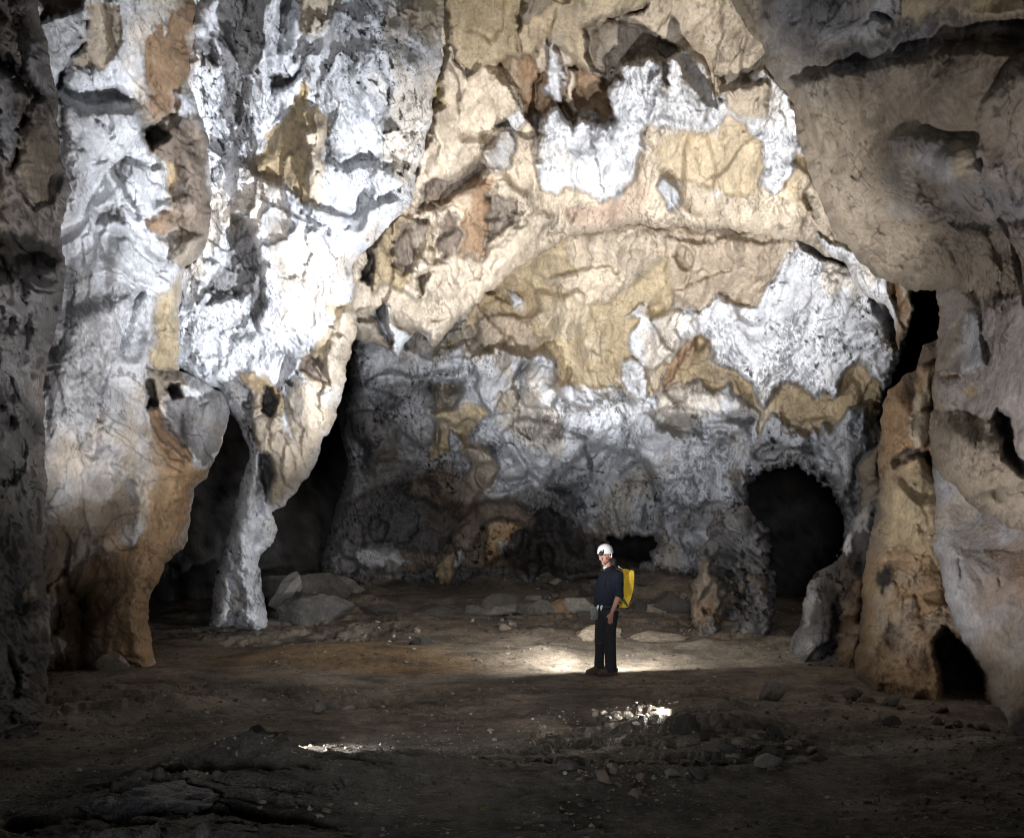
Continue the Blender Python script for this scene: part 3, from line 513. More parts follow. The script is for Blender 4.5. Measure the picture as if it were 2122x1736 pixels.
C_gr = [(Z(4, 850,160, 720,380, 640,600, 600,750, 590,950, 570,1080), 6, .28), (Z(4, 260,640, 270,1000, 230,1300), 7, .28), (Z(7, 420,140, 440,270, 500,310, 570,250, 580,80), 7, .22), (Z(1, 510,140, 480,300, 340,570), 4, .45),
        (Z(1, 680,400, 690,560), 5, .15), (Z(1, 740,1000, 740,1150, 830,1280), 6, .25), (Z(7, 620,280, 660,480, 740,680), 7, .2), (Z(7, 360,250, 320,500), 8, .3), (Z(1, 500,1030, 630,990), 4, .1), (Z(1,1060,1040,1090,1130),8,.3)]
relief('rock_pillar', C_poly, C_ctrl, 'W', ROCK, C_pat, (), C_gr, sheet=.6, facet=.7, step=STEP, edge=(34, .8), thick=2.5, amp=.8, seed=5, grime=.42, drape=.36, vstretch=.3,
       label='massive pale pillar on the left with a flared orange brown foot on the floor', cat='rock pillar')

# ================= left side wall
E_poly = Z(0, -420,-150, 70,-150, 78,0, 95,100, 122,190, 124,330, 152,400, 130,470, 136,560, 122,650, 100,760, 88,850, 96,1000, 88,1150, 106,1300, 100,1390, 96,1450, 118,1500, 60,1560, -420,1760)
E_ctrl = [(60,1530,8.0),(0,1500,8),(100,1400,9.2),(80,900,9.8),(110,400,10.2),(50,0,9.6),(-300,700,7.5),(-400,1700,5.0),(0,900,9.0)]
E_pat = [
 ('T', Z(1, 120,720, 300,700, 340,850, 400,960, 300,1230, 220,1260, 60,1010, 110,800), -.25, 10, .25, 50, 8),
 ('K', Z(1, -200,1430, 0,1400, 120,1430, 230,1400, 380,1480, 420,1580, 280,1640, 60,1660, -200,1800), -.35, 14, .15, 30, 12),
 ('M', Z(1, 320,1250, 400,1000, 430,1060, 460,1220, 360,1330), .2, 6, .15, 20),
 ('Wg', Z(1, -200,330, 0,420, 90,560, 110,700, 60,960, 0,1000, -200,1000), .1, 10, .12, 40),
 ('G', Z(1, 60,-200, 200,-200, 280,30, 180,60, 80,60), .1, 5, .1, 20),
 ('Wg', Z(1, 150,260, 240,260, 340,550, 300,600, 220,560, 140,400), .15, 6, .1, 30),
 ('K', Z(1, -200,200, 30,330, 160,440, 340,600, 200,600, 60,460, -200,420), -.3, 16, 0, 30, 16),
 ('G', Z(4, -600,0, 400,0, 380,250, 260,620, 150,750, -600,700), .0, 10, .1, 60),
 ('g', Z(4, -600,700, 160,720, 260,900, 260,1736, -600,1736), -.08, 12, 0, 30, 18),  # this and the next put the weak light low down into the tint
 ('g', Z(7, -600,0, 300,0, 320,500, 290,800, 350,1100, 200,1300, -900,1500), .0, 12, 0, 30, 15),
 ('G', Z(7, 100,720, 170,740, 190,880, 140,900, 100,800), .06, 10, .1, 20, 12),
 ('T', Z(7, 110,260, 190,180, 220,300, 150,340, 100,320), .1, 5, 0, 20, 8),
]
E_gr = [(Z(1, 150,520, 130,700, 120,900, 60,1010), 6, .3), (Z(4, 120,0, 170,200, 150,420), 6, .25), (Z(4, 60,300, 80,600, 60,900), 7, .25), (Z(7, 60,500, 110,700, 120,900), 8, .3), (Z(4, 0,800,200,860),6,.25)]
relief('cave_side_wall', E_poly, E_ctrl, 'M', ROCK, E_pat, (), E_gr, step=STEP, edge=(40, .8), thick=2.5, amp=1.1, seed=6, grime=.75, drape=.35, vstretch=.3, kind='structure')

# ================= right hand overhang
F_poly = Z(0, 1480,-150, 1508,0, 1535,45, 1580,90, 1592,140, 1632,190, 1652,250, 1660,320, 1690,380, 1705,440, 1735,490, 1775,540, 1825,575, 1870,592, 1882,602, 1940,598, 1940,680, 1936,770, 1928,800, 1926,900, 1935,950, 1952,990, 1985,1015, 2030,1060, 2080,1090, 2121,1100, 2500,1180, 2500,-150)
F_ctrl = [(1500,0,10.6),(1700,0,9.2),(2121,0,7.6),(1660,320,11),(1850,350,9.6),(2121,400,8.2),(1780,540,11.6),(1940,600,11),(2121,700,8.6),(1930,900,10.2),(2000,1010,9.5),(2121,1090,8.3),(2480,1100,6.6),(2450,0,6)]
F_pat = [
 ('Wg', Z(3, 540,-200, 1350,-200, 1370,120, 1280,240, 1200,280, 1000,300, 900,340, 700,320, 600,260, 560,100), .22, 14, .25, 80, 16),
 ('O', Z(3, 1350,-200, 2700,-200, 2700,60, 2117,100, 1800,110, 1600,60, 1560,80, 1450,140, 1370,120), .1, 8),
 ('G', Z(3, 1200,230, 1400,150, 1560,80, 1620,60, 1700,130, 1900,120, 2700,90, 2700,280, 2117,300, 1900,310, 1560,280, 1420,330, 1200,400, 900,460, 740,500, 600,440, 650,340, 900,360, 1060,290), -.28, 16, 0, 40, 18),
 ('G', Z(3, 760,400, 1000,390, 1300,330, 1400,320, 1300,400, 1000,450, 800,470), -.1, 10, 0, 20, 16),
 ('Wg', Z(3, 1290,850, 1400,805, 1560,830, 1700,860, 1850,870, 1850,1050, 1700,1100, 1500,1150, 1470,1300, 1350,1300, 1320,1100), .12, 14, .12, 50, 12),
 ('O', Z(3, 1690,900, 1780,880, 1800,1050, 1700,1050), 0, 8, 0, 20, 12),
 ('M', Z(3, 1880,650, 1940,540, 2000,480, 2117,420, 2700,300, 2700,1000, 2117,1010, 2000,1060, 1900,1080, 1840,930), .2, 8, .12, 40),
 ('T', Z(3, 1000,560, 1500,480, 1900,420, 1850,600, 1500,760, 1200,850, 1000,700), -.02, 14, 0, 30, 30),
 ('G', Z(3, 1500,1120, 1900,1080, 2117,1080, 2700,1080, 2700,1330, 2117,1400, 1900,1400, 1600,1300), -.3, 24, 0, 30, 30),
 ('M', Z(6, 1590,100, 1700,60, 1800,180, 1820,230, 2000,120, 2700,120, 2700,1400, 2117,1200, 1990,880, 1910,870, 1700,840, 1560,820, 1590,560), .06, 10, .08, 60),
 ('Wg', Z(6, 1760,230, 1830,240, 1870,400, 1900,560, 1780,600, 1740,560), .12, 6, .08, 20),
 ('T', Z(6, 1650,360, 1700,310, 1750,340, 1750,400, 1690,420, 1640,460), -.1, 5),
 ('B', Z(6, 1590,610, 1720,620, 1700,640, 1600,645), -.2, 4),
 ('Oo', Z(6, 1760,720, 1820,700, 1870,760, 1820,800, 1770,770), -.06, 9, 0, 20, 10),
 ('G', Z(6, 1910,880, 1960,850, 2020,880, 2060,980, 2117,1080, 2300,1300, 2117,1220, 2020,1120, 1980,1000, 1920,940), -.45, 10),
 (None, Z(6, 1560,860, 1700,840, 1900,900, 1990,1000, 2000,1150, 1800,1250, 1640,1180, 1560,980), -.10, 22, .3, 90),
]
F_gr = [(Z(3, 1200,60, 1330,130, 1440,150), 6, .22), (Z(3, 740,470, 1000,440, 1320,370, 1500,280, 1650,270, 2117,290), 12, .16), (Z(3, 1250,800, 1120,960, 1060,1060), 6, .12), (Z(6, 1820,60, 1820,180), 6, .3),
        (Z(3, 1200,1170, 1260,1340, 1300,1450), 6, .16), (Z(3, 1500,1080, 1600,1060, 1700,1100), 8, .16), (Z(6, 1700,850, 1850,900, 1920,960), 12, .2)]
relief('cave_overhang', F_poly, F_ctrl, 'T', ROCK, F_pat, (), F_gr, sheet=.35, facet=.5, step=STEP, edge=(38, 1.0), thick=2.5, amp=.65, seed=8, grime=.40, drape=.34, vstretch=.8, kind='structure')

# ================= orange column on the right
G_poly = Z(0, 1826,835, 1835,812, 1856,795, 1880,775, 1905,770, 1915,720, 1950,690, 2120,700, 2160,1000, 2160,1560, 1960,1560, 1900,1490, 1820,1470, 1778,1450, 1772,1380, 1776,1300, 1790,1200, 1806,1110, 1822,1010, 1818,930)
G_ctrl = [(1830,830,12),(1930,740,11.8),(1780,1430,11.0),(1960,1475,9.7),(1850,1460,10.3),(1800,1100,12),(1950,1000,11.3),(2030,1350,9.9),(2160,1500,9.4),(2100,800,11)]
G_pat = [
 ('Or', Z(6, 1240,800, 1250,750, 1340,730, 1420,800, 1440,900, 1430,1060, 1330,1130, 1260,1200, 1230,1000), .05, 8, .1, 20, 6),
 ('Br', Z(6, 1430,800, 1500,600, 1600,560, 1600,400, 1400,400, 1380,700), -.3, 9),
 ('P', Z(6, 1410,900, 1450,720, 1510,700, 1560,580, 1560,800, 1500,840, 1440,890), .1, 5, .15, 20),
 ('P', Z(6, 1410,930, 1470,850, 1550,840, 1570,960, 1520,1050, 1450,1070, 1410,1000), .25, 4, .15, 15),
 ('g', Z(6, 1320,1120, 1400,1070, 1560,1060, 1620,1160, 1470,1110, 1400,1130, 1330,1190), -.3, 7),
 ('O', Z(6, 1270,1250, 1300,1180, 1460,1130, 1560,1200, 1640,1340, 1640,1760, 1200,1760), .05, 9, .15, 60, 8),
 ('G', Z(6, 1220,1150, 1270,1250, 1260,1450, 1200,1736, 1150,1736, 1190,1400), -.03, 8, 0, 20, 8),
 ('Or', Z(9, 1270,0, 1560,0, 1640,260, 1740,500, 1600,560, 1640,990, 1400,960, 1200,860, 1110,700, 1110,480), .02, 12, .1, 60, 20),
 ('Oo', Z(9, 1200,100, 1330,140, 1330,420, 1200,700, 1130,700, 1140,450), .04, 10, 0, 30, 20),
 ('K', Z(9, 1230,130, 1300,70, 1330,130, 1320,220, 1270,270, 1230,200), -.08, 7, 0, 20, 6),
 ('g', Z(9, 1290,400, 1380,430, 1370,520, 1310,560, 1280,470), -.04, 7, 0, 20, 12),
 ('g', Z(9, 1590,590, 1640,480, 1700,510, 1850,640, 1900,760, 1960,1100, 1660,1010, 1600,820), -.9, 12, 0, 20, 8),  # hollow at the foot, its shadow put into the dark tint
 ('Br', Z(9, 1110,760, 1250,880, 1640,990, 1660,1300, 1100,1300), -.02, 12, 0, 30, 20),
 ('Br', Z(9, 1080,200, 1150,150, 1120,480, 1110,780, 1050,780, 1050,400), -.1, 8),
]
G_gr = [(Z(6, 1500,1400, 1520,1600), 4, .12), (Z(9, 1500,300, 1540,700, 1500,900), 7, .12), (Z(9, 1180,420, 1260,480, 1340,600), 7, .15), (Z(9, 1130,120, 1110,480), 5, .22), (Z(6, 1325,870, 1330,960), 7, .2)]
relief('rock_pillar', G_poly, G_ctrl, 'Or', ROCK, G_pat, (), G_gr, sheet=.4, facet=.7, step=STEP, edge=(34, .8), thick=2.0, amp=.9, seed=9, grime=.45, drape=.30, vstretch=.3,
       label='orange brown rock pillar on the right with a dark hollow at its foot', cat='rock pillar')

# ================= grey flowstone leg at the right edge
H_poly = Z(0, 1925,900, 1928,1000, 1936,1142, 1960,1238, 1992,1313, 2018,1365, 2047,1402, 2058,1460, 2064,1535, 2090,1560, 2500,1700, 2500,800, 2100,800)
H_ctrl = [(1925,940,10.9),(1960,1230,9.6),(2047,1402,9.1),(2070,1520,8.2),(2480,1600,5.9),(2121,1200,8.9),(2300,900,8.5),(1990,1050,10.3)]
H_pat = [
 ('M', Z(9, 1700,0, 2117,0, 2700,0, 2700,900, 2117,900, 1950,700, 1800,420), .0, 14, .1, 80, 20),
 ('T', Z(9, 1840,560, 2000,640, 2117,760, 2200,1200, 1900,1200), .0, 12, 0, 40, 30),
 ('K', Z(9, 2020,1080, 2080,980, 2200,900, 2700,700, 2700,1736, 1950,1500), .1, 14, .3, 60, 12),
 ('B', Z(9, 1980,0, 2117,-60, 2400,0, 2400,300, 2117,300), 0, 20, 0, 20, 40),
]
H_gr = [(Z(9, 1800,520, 1900,700, 1960,1000), 9, .10), (Z(9, 1700,80, 1740,180), 5, .1), (Z(9, 1950,60, 1980,200), 5, .1)]
relief('flowstone_pillar', H_poly, H_ctrl, 'Wg', ROCK, H_pat, (), H_gr, sheet=.15, facet=.3, step=STEP, edge=(40, .8), thick=2.2, amp=.6, seed=10, grime=.25, drape=.30, vstretch=.22,
       label='smooth pale grey flowstone pillar at the right edge, narrowing to a slim leg', cat='rock pillar')

# ================= dark mound between the black arch and the orange pillar
I_poly = Z(0, 1640,1400, 1622,1345, 1650,1300, 1660,1250, 1672,1215, 1690,1190, 1735,1165, 1750,1120, 1768,1090, 1782,1020, 1773,975, 1788,942, 1822,925, 1900,920, 1930,1100, 1900,1470, 1780,1450, 1700,1412)
I_ctrl = [(1640,1360,13.6),(1700,1400,12.8),(1800,1420,11.9),(1800,1100,13.5),(1720,1180,13.9),(1800,950,13.8),(1900,1200,12.6)]
I_pat = [
 ('G', Z(9, 640,560, 750,480, 880,500, 900,760, 640,760), .0, 9, .1, 30, 8),
 ('Wg', Z(9, 760,380, 770,310, 820,160, 900,120, 880,260, 800,340, 780,450, 750,470), .08, 7, .1, 12, 6),
 ('K', Z(9, 880,240, 1000,100, 1120,0, 1150,100, 1080,240, 1000,480, 900,460), -.1, 9, .15, 30, 10),
 ('Wg', Z(9, 810,560, 850,580, 880,680, 830,700, 800,640), .04, 8, 0, 20, 9),
 ('B', Z(9, 990,380, 1110,180, 1150,200, 1120,480, 1110,780, 980,760), .1, 7, .1, 25, 9),
 ('T', Z(6, 1140,1180, 1170,1120, 1230,1060, 1270,1250, 1250,1380, 1150,1390, 1130,1300), .1, 6, .15, 20),
 ('g', Z(6, 1100,1180, 1160,1120, 1230,1060, 1150,1180, 1150,1280, 1110,1240), -.1, 4),
 ('W', Z(6, 990,1500, 1020,1500, 1030,1580, 1080,1570, 1070,1700, 1020,1736, 980,1640), .25, 4, .1, 8),
 ('Wg', Z(6, 1080,1490, 1190,1380, 1190,1560, 1100,1560), .1, 6),
]
relief('rock_mound', I_poly, I_ctrl, 'g', ROCK, I_pat, (), [(Z(9, 970,300, 960,560, 980,760), 6, .25), (Z(6, 1110,1300, 1060,1560), 5, .3)], step=STEP, edge=(30, .8), thick=1.6, amp=1.3, seed=12, grime=.8, drape=.30,
       label='dark grey craggy mound of rock against the left side of the orange pillar', cat='rock mound')

# ================= craggy block beside the arch
J_poly = Z(0, 1438,1345, 1432,1260, 1440,1200, 1452,1150, 1478,1085, 1500,1052, 1545,1045, 1572,1085, 1592,1130, 1605,1200, 1600,1270, 1598,1345)
J_ctrl = [(1440,1330,15.3),(1600,1330,15.2),(1520,1060,16.4),(1520,1200,15.5)]
J_pat = [('T', Z(9, 110,170, 200,80, 280,120, 300,260, 280,380, 180,360, 110,260), .1, 5, .12, 15, 5), ('T', Z(9, 330,180, 400,170, 420,260, 380,300, 330,270), .1, 4, .1, 10),
         ('T', Z(9, 450,190, 550,190, 550,280, 460,290), .1, 4, .1, 12), ('G', Z(9, 280,330, 440,330, 440,500, 300,560), -.05, 5, .1, 20), ('B', Z(9, 100,280, 280,360, 270,420, 120,480), .0, 8, 0, 20, 12)]
J_gr = [(Z(9, 210,0, 300,120, 320,300, 440,370, 460,520), 5, .5), (Z(9, 430,50, 430,200, 400,280), 4, .5), (Z(9, 560,60, 570,200, 540,400), 4, .4), (Z(9, 100,200, 200,60), 4, .3), (Z(9, 300,290, 200,420), 4, .25)]
relief('craggy_boulder', J_poly, J_ctrl, 'G', ROCK, J_pat, (), J_gr, jag=(16, 12, 5), facet=2.2, step=3, edge=(16, .5), thick=1.2, amp=2.0, seed=13, grime=.9, drape=.25, vstretch=1,
       label='tall cracked boulder with pale facets standing left of the black arch', cat='boulder')
# ================= floor: one sheet, sampled by distance
def gauss(x, y, cx, cy, sx, sy, a, rot=0):
    c, s = math.cos(rot), math.sin(rot)
    dx, dy = x-cx, y-cy; p = c*dx+s*dy; q = -s*dx+c*dy
    return a*np.exp(-.5*((p/sx)**2+(q/sy)**2))
FM = []   # mounds and hollows: (u, v, sigma_x, sigma_y, height, rot)
def mound(u, v, sx, sy, a, rot=0): FM.append((*onfloor(u, v), sx, sy, a, rot))
mound(800, 1372, 1.6, .55, .17, .05); mound(640, 1350, .8, .5, .12)
mound(525, 1615, .26, .13, .19, -.10); mound(840, 1600, .28, .22, .12, -.5); mound(450,1600,.4,.3,.06)
mound(700, 1572, .5, .2, .08)
mound(1440, 1545, .6, .28, .05); mound(290, 1680, .38, .36, .16); mound(1600, 1600, .7, .3, .08)
mound(1250, 1640, .8, .3, .07); mound(2060, 1580, .5, .5, .16); mound(1750, 1500, 1.5, .5, .03)
mound(980, 1310, 1.8, .9, .12); mound(1190, 1215, 2.2, 1.1, .85); mound(860, 1255, 2.5, .8, .10); mound(1400, 1250, 1.5, .9, .5)
mound(740, 1325, .5, .35, -.14); mound(600, 1320, 1.0, .4, -.10); mound(600, 1225, 1.5, .9, .55); mound(1600,1360,1.4,.6,.06)
mound(240, 1405, .9, .4, .10); mound(1880, 1500, 1.6, .5, .14); mound(1700, 1400, 1.2, .5, .14)
def floor_h(x, y, fine=True):
    x = np.asarray(x, float); y = np.asarray(y, float)
    h = floor_base(y)
    h = h+.05*pn(x*.45, y*.45, 3.1)+.03*pn(x*1.1+9, y*1.1, 5.5)
    for m in FM: h = h+gauss(x, y, *m)
    flat = np.exp(-.5*(((x-1.35)/.9)**2+((y-12.5)/.9)**2)) if fine else 0
    if fine:
        tq = 1.6*pn(x*.35+5, y*.9, 2.7)+.7*pn(x*.9, y*2.4, 6.1)+.3*pn(x*2.6, y*6, 1.1)+.14*pn(x*8, y*14, 4.2)
        tq = tq*2.2+10; tz = sst(-.2, .25, pn(x*.4+12, y*.5, 7.7))*(1-.8*sst(10.5, 11.5, y)*(1-sst(13.5, 15, y)))
        h = h+.080*(np.floor(tq)-10+sst(0, .12, tq-np.floor(tq)))*tz-.03*tz*(tq-10)
        rough = (.45+.65*sst(-.1, .35, pn(x*.6+4, y*.8, 8.8)))*(1-.6*sst(9.5, 11, y)*(1-sst(14, 16, y)))
        h = h+rough*(.045*(np.abs(fbm(x*1.5+3, y*2.6, 1.7, 2))-.35)+.036*np.abs(pn(x*5, y*6.5, 2.2))+.013*np.abs(pn(x*12, y*14, 6.2))+.006*pn(x*30, y*30, 1))
    return h
fz0 = float(floor_h(1.35, 12.5))
def fh(x, y): return float(floor_h(np.array([x]), np.array([y]))[0])
def build_floor():
    ys = [-6, -3, -1, .5, 1.5, 2.2]; y = 2.6
    while y < 13: ys.append(y); y += max(.008, y*y*2.2/(FOC*CAMH))
    while y < 21: ys.append(y); y += .07
    while y < 34: ys.append(y); y += .7
    ys = np.array(ys)
    s = np.concatenate([np.linspace(-3, -.70, 24)[:-1], np.linspace(-.70, .70, 640), np.linspace(.70, 3, 24)[1:]])
    S, Yg = np.meshgrid(s, ys)
    X = S*np.where(Yg > 2.6, Yg, 2.6+(2.6-Yg)*.4)
    H = floor_h(X, Yg)
    V = np.stack([X.ravel(), Yg.ravel(), H.ravel()], 1)
    ny, nx = X.shape; id_ = np.arange(nx*ny).reshape(ny, nx)
    F = np.stack([id_[:-1, :-1], id_[:-1, 1:], id_[1:, 1:], id_[1:, :-1]], -1).reshape(-1, 4)
    # tint: sandy tan, greyer and darker towards the front, ochre bank on the left
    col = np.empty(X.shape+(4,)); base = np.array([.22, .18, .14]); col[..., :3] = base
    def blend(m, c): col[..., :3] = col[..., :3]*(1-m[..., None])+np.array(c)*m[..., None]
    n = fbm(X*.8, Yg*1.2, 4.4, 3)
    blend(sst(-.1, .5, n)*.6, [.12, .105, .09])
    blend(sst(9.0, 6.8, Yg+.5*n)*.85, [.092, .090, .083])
    x, yy = onfloor(800, 1372); m = np.exp(-.5*(((X-x)/2.0)**2+((Yg-yy)/.8)**2)); blend(sst(.25, .7, m+.15*n)*.8, [.25, .165, .085])
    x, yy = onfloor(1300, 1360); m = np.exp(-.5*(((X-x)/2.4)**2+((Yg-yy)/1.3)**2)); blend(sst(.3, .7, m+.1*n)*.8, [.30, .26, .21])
    blend(sst(.12, .5, pn(X*1.3+7, Yg*2.5, 9))*.5, [.06, .055, .05])
    wx_, wy_ = onfloor(1880, 1570); col[..., 3] = sst(.35, .7, np.exp(-.5*(((X-wx_)/.55)**2+((Yg-wy_)/.28)**2))+.25*pn(X*2.5, Yg*4, 1.3))
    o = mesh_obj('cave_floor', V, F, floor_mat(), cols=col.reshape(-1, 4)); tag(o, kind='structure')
    return o
def floor_mat():
    m, nt, b = nodes('cave_dirt'); k = N(nt)
    pos = k('ShaderNodeNewGeometry').outputs['Position']
    at = k('ShaderNodeAttribute', attribute_name='tint', attribute_type='GEOMETRY')
    w = k.warp(pos, 2, .4)
    n1 = k.noise(w, 1.6, 5, .65); n2 = k.noise(pos, 11, 4, .7); n3 = k.noise(pos, 60, 1, .7)
    v = k.math('MULTIPLY', k.ramp(n1, .3, .7, .6, 1.3), k.ramp(n2, .25, .75, .7, 1.25)); v = k.math('MULTIPLY', v, k.ramp(n3, .25, .75, .75, 1.25))
    c = k.mix(1., at.outputs['Color'], v, 'MULTIPLY')
    # pale grit and dark specks lying in the dirt
    gr = k.ramp(k.noise(w, 24, 1, .6), .66, .70); gz = k.ramp(k.noise(pos, .9, 2), .45, .62)
    c = k.mix(k.math('MULTIPLY', gr, gz), c, (.38, .35, .30, 1))
    dk = k.ramp(k.noise(k.map(w, (1, 1.5, 1)), 7, 3, .7), .60, .68)
    c = k.mix(k.math('MULTIPLY', dk, .8), c, (.03, .027, .024, 1))
    k.l(c, b.inputs['Base Color'])
    h = k.math('ADD', k.math('MULTIPLY', n2, .55), k.math('MULTIPLY', n3, .2)); h = k.math('ADD', h, k.math('MULTIPLY', n1, .5)); h = k.math('ADD', h, k.math('MULTIPLY', gr, .15))
    bp = k('ShaderNodeBump'); bp.inputs['Distance'].default_value = .05; bp.inputs['Strength'].default_value = .9
    k.l(h, bp.inputs['Height']); k.l(bp.outputs['Normal'], b.inputs['Normal'])
    k.l(k.math('SUBTRACT', k.ramp(n1, .35, .6, .95, .7), k.math('MULTIPLY', at.outputs['Alpha'], .62)), b.inputs['Roughness']); b.inputs['Specular IOR Level'].default_value = .25
    return m
FLOOR = build_floor()
# ================= loose rocks
def ico(n):
    bm = bmesh.new(); bmesh.ops.create_icosphere(bm, subdivisions=n, radius=1)
    V = np.array([v.co[:] for v in bm.verts]); F = np.array([[v.index for v in f.verts] for f in bm.faces]); bm.free(); return V, F
ICO = {n: ico(n) for n in (1, 2, 3, 4, 5)}
def rock_geo(seed, dims, lev=3, cuts=9, rough=.12, sharp=1.0):
    cuts = cuts+6 if cuts > 4 else cuts; rough = rough*.7
    V, F = ICO[lev]; V = V.copy(); r = np.random.RandomState(seed)
    for i in range(cuts):                                   # broken planar faces
        n = r.normal(size=3); n /= np.linalg.norm(n); d = r.uniform(.45, .85)
        k = V@n; over = np.maximum(k-d, 0); V -= over[:, None]*n*sharp
    p = V*1.0+seed*3.3
    V = V*(1+rough*fbm(p[:, 0]*1.4, p[:, 1]*1.4, p[:, 2]*1.4, 3)+rough*.35*pn(p[:, 0]*7, p[:, 1]*7, p[:, 2]*7))[:, None]
    V = V*np.array(dims)/2
    return V, F
RC = dict(COL)
def tint_for(V, c, seed, mott=.25):
    n = fbm(V[:, 0]*6+seed, V[:, 1]*6, V[:, 2]*6, 3)
    c = np.array(c)[None]*(1+mott*n)[:, None]
    return np.concatenate([np.clip(c, .01, .9), np.full((len(V), 1), .5)], 1)
def rock(name, u, v, dims, seed, col, label, cat='rock', group=None, rz=0, sink=.25, lev=4, cuts=9, rough=.12, dz=0, tilt=(0, 0), mat=None, xy=None):
    x, y = xy if xy else onfloor(u, v)
    V, F = rock_geo(seed, dims, lev, cuts, rough)
    R = np.array(Matrix.Rotation(tilt[0], 3, 'X')@Matrix.Rotation(tilt[1], 3, 'Y')); V = V@R.T
    V[:, 2] -= V[:, 2].min()
    o = mesh_obj(name, V, F, mat or ROCK, cols=tint_for(V, RC[col] if isinstance(col, str) else col, seed), smooth=True, sharp=24 if cuts > 4 else 0)
    o.location = (x, y, float(floor_h(np.array([x]), np.array([y]), False)[0])-sink*dims[2]+dz); o.rotation_euler = (0, 0, rz)
    tag(o, label, cat, group)
    return o
RC = dict(COL, G=(.20,.185,.165), g=(.10,.092,.084), Wg=(.36,.34,.31), K=(.04,.037,.034))
# --- single rocks one can point to
rock('boulder', 610, 1262, (2.3, 1.4, 1.35), 21, 'g', 'dark bulky boulder behind the slim white pillar', 'boulder', sink=.2, lev=5, rough=.16)
rock('boulder', 578, 1268, (1.2, .5, .62), 22, 'G', 'pale slanted slab leaning on the dark boulder right of the slim pillar', 'boulder', sink=.05, dz=.12, tilt=(.2, -.75), lev=5, xy=(onfloor(575, 1290)[0], 17.3))
rock('boulder', 655, 1290, (1.5, .9, .75), 23, 'g', 'low dark boulder at the right end of the pile behind the slim pillar', 'boulder', lev=5, rough=.16)
for i, (u, v, w_, h_, cc, lb) in enumerate([(560, 1215, 1.5, 1.2, 'g', 'dark boulder deepest in the pile behind the slim pillar'), (630, 1225, 1.1, .8, 'G', 'grey angular boulder on top of the pile behind the slim pillar'), (690, 1222, .9, .6, 'g', 'dark block at the back of the pile near the left edge of the back wall'), (600, 1285, .6, .3, 'g', 'small dark block at the front of the pile behind the slim pillar')]):
    rock('boulder', u, v, (w_, w_*.7, h_), 90+i, cc, lb, 'boulder', sink=.2, lev=5, rough=.16, xy=((u-CU)/FOC*(18.6-.5*i), 18.6-.5*i))
rock('boulder', 700, 1245, (1.6, .9, .7), 24, 'G', 'grey boulder in the shadow left of the back wall', 'boulder', lev=4, rough=.16)
rock('rock', 240, 1404, (.62, .4, .30), 25, 'T', 'knobbly tan rock at the foot of the big left pillar', 'rock', rough=.25)
rock('rock', 1597, 1450, (.34, .26, .30), 26, 'G', 'grey cone shaped stone standing alone right of the person', 'rock', sink=.1)
rock('rock', 1368, 1446, (.30, .22, .17), 27, 'G', 'dim rounded stone on the floor just right of the boots', 'rock', sink=.2)
rock('rock', 1409, 1484, (.13, .12, .12), 28, 'Wg', 'small domed stone standing behind the dark lamp rock', 'rock', sink=.3)
rock('rock', 1523, 1534, (.155, .13, .125), 29, 'g', 'smooth dark oval stone lying right of the lit stones', 'rock', sink=.1, cuts=2, rough=.04)
rock('rock', 1450, 1516, (.14, .10, .12), 30, (.55, .42, .29), 'peach coloured stone lit behind the dark lamp rock', 'rock', sink=.1, dz=.0, xy=(onfloor(1450, 1500)[0], 8.30))
rock('rock', 1430, 1548, (.34, .22, .27), 31, 'K', 'dark jagged rock hiding the lamp beside the bright stones', 'rock', sink=.1, rough=.3, lev=5, xy=onfloor(1424, 1541))
rock('rock', 1470, 1552, (.26, .16, .13), 32, 'K', 'low black rock joined to the right of the dark lamp rock', 'rock', sink=.1, rough=.3)
rock('rock', 1233, 1494, (.10, .08, .09), 33, 'P', 'small pale pyramid stone behind the strip of bright stones', 'rock', sink=.1)
rock('rock', 660, 1478, (.16, .12, .17), 34, 'G', 'upright grey stone at the left end of the stones in the left foreground', 'rock', sink=.1)
rock('rock', 690, 1464, (.26, .18, .14), 35, 'G', 'rounded grey stone in the middle of the stones in the left foreground', 'rock', sink=.2)
rock('rock', 722, 1466, (.20, .15, .10), 36, 'M', 'flat pale topped stone at the right of the left foreground stones', 'rock', sink=.2)
rock('rock', 1055, 1308, (.55, .35, .20), 37, 'K', 'dark flat rock casting a shadow on the sandy floor left of the person', 'rock', sink=.3, xy=onfloor(870, 1347))
rock('rock', 1190, 1285, (.95, .5, .42), 38, 'P', 'knobbly pale boulder right behind the knees of the person', 'boulder', sink=.25, rough=.3, lev=5, xy=(onfloor(1225, 1302)[0], 15.0))
rock('rock', 1340, 1300, (1.5, .7, .26), 39, 'T', 'long flat tan slab behind the person on the right', 'boulder', sink=.2, rough=.2, lev=5, xy=(onfloor(1335, 1305)[0], 14.9))
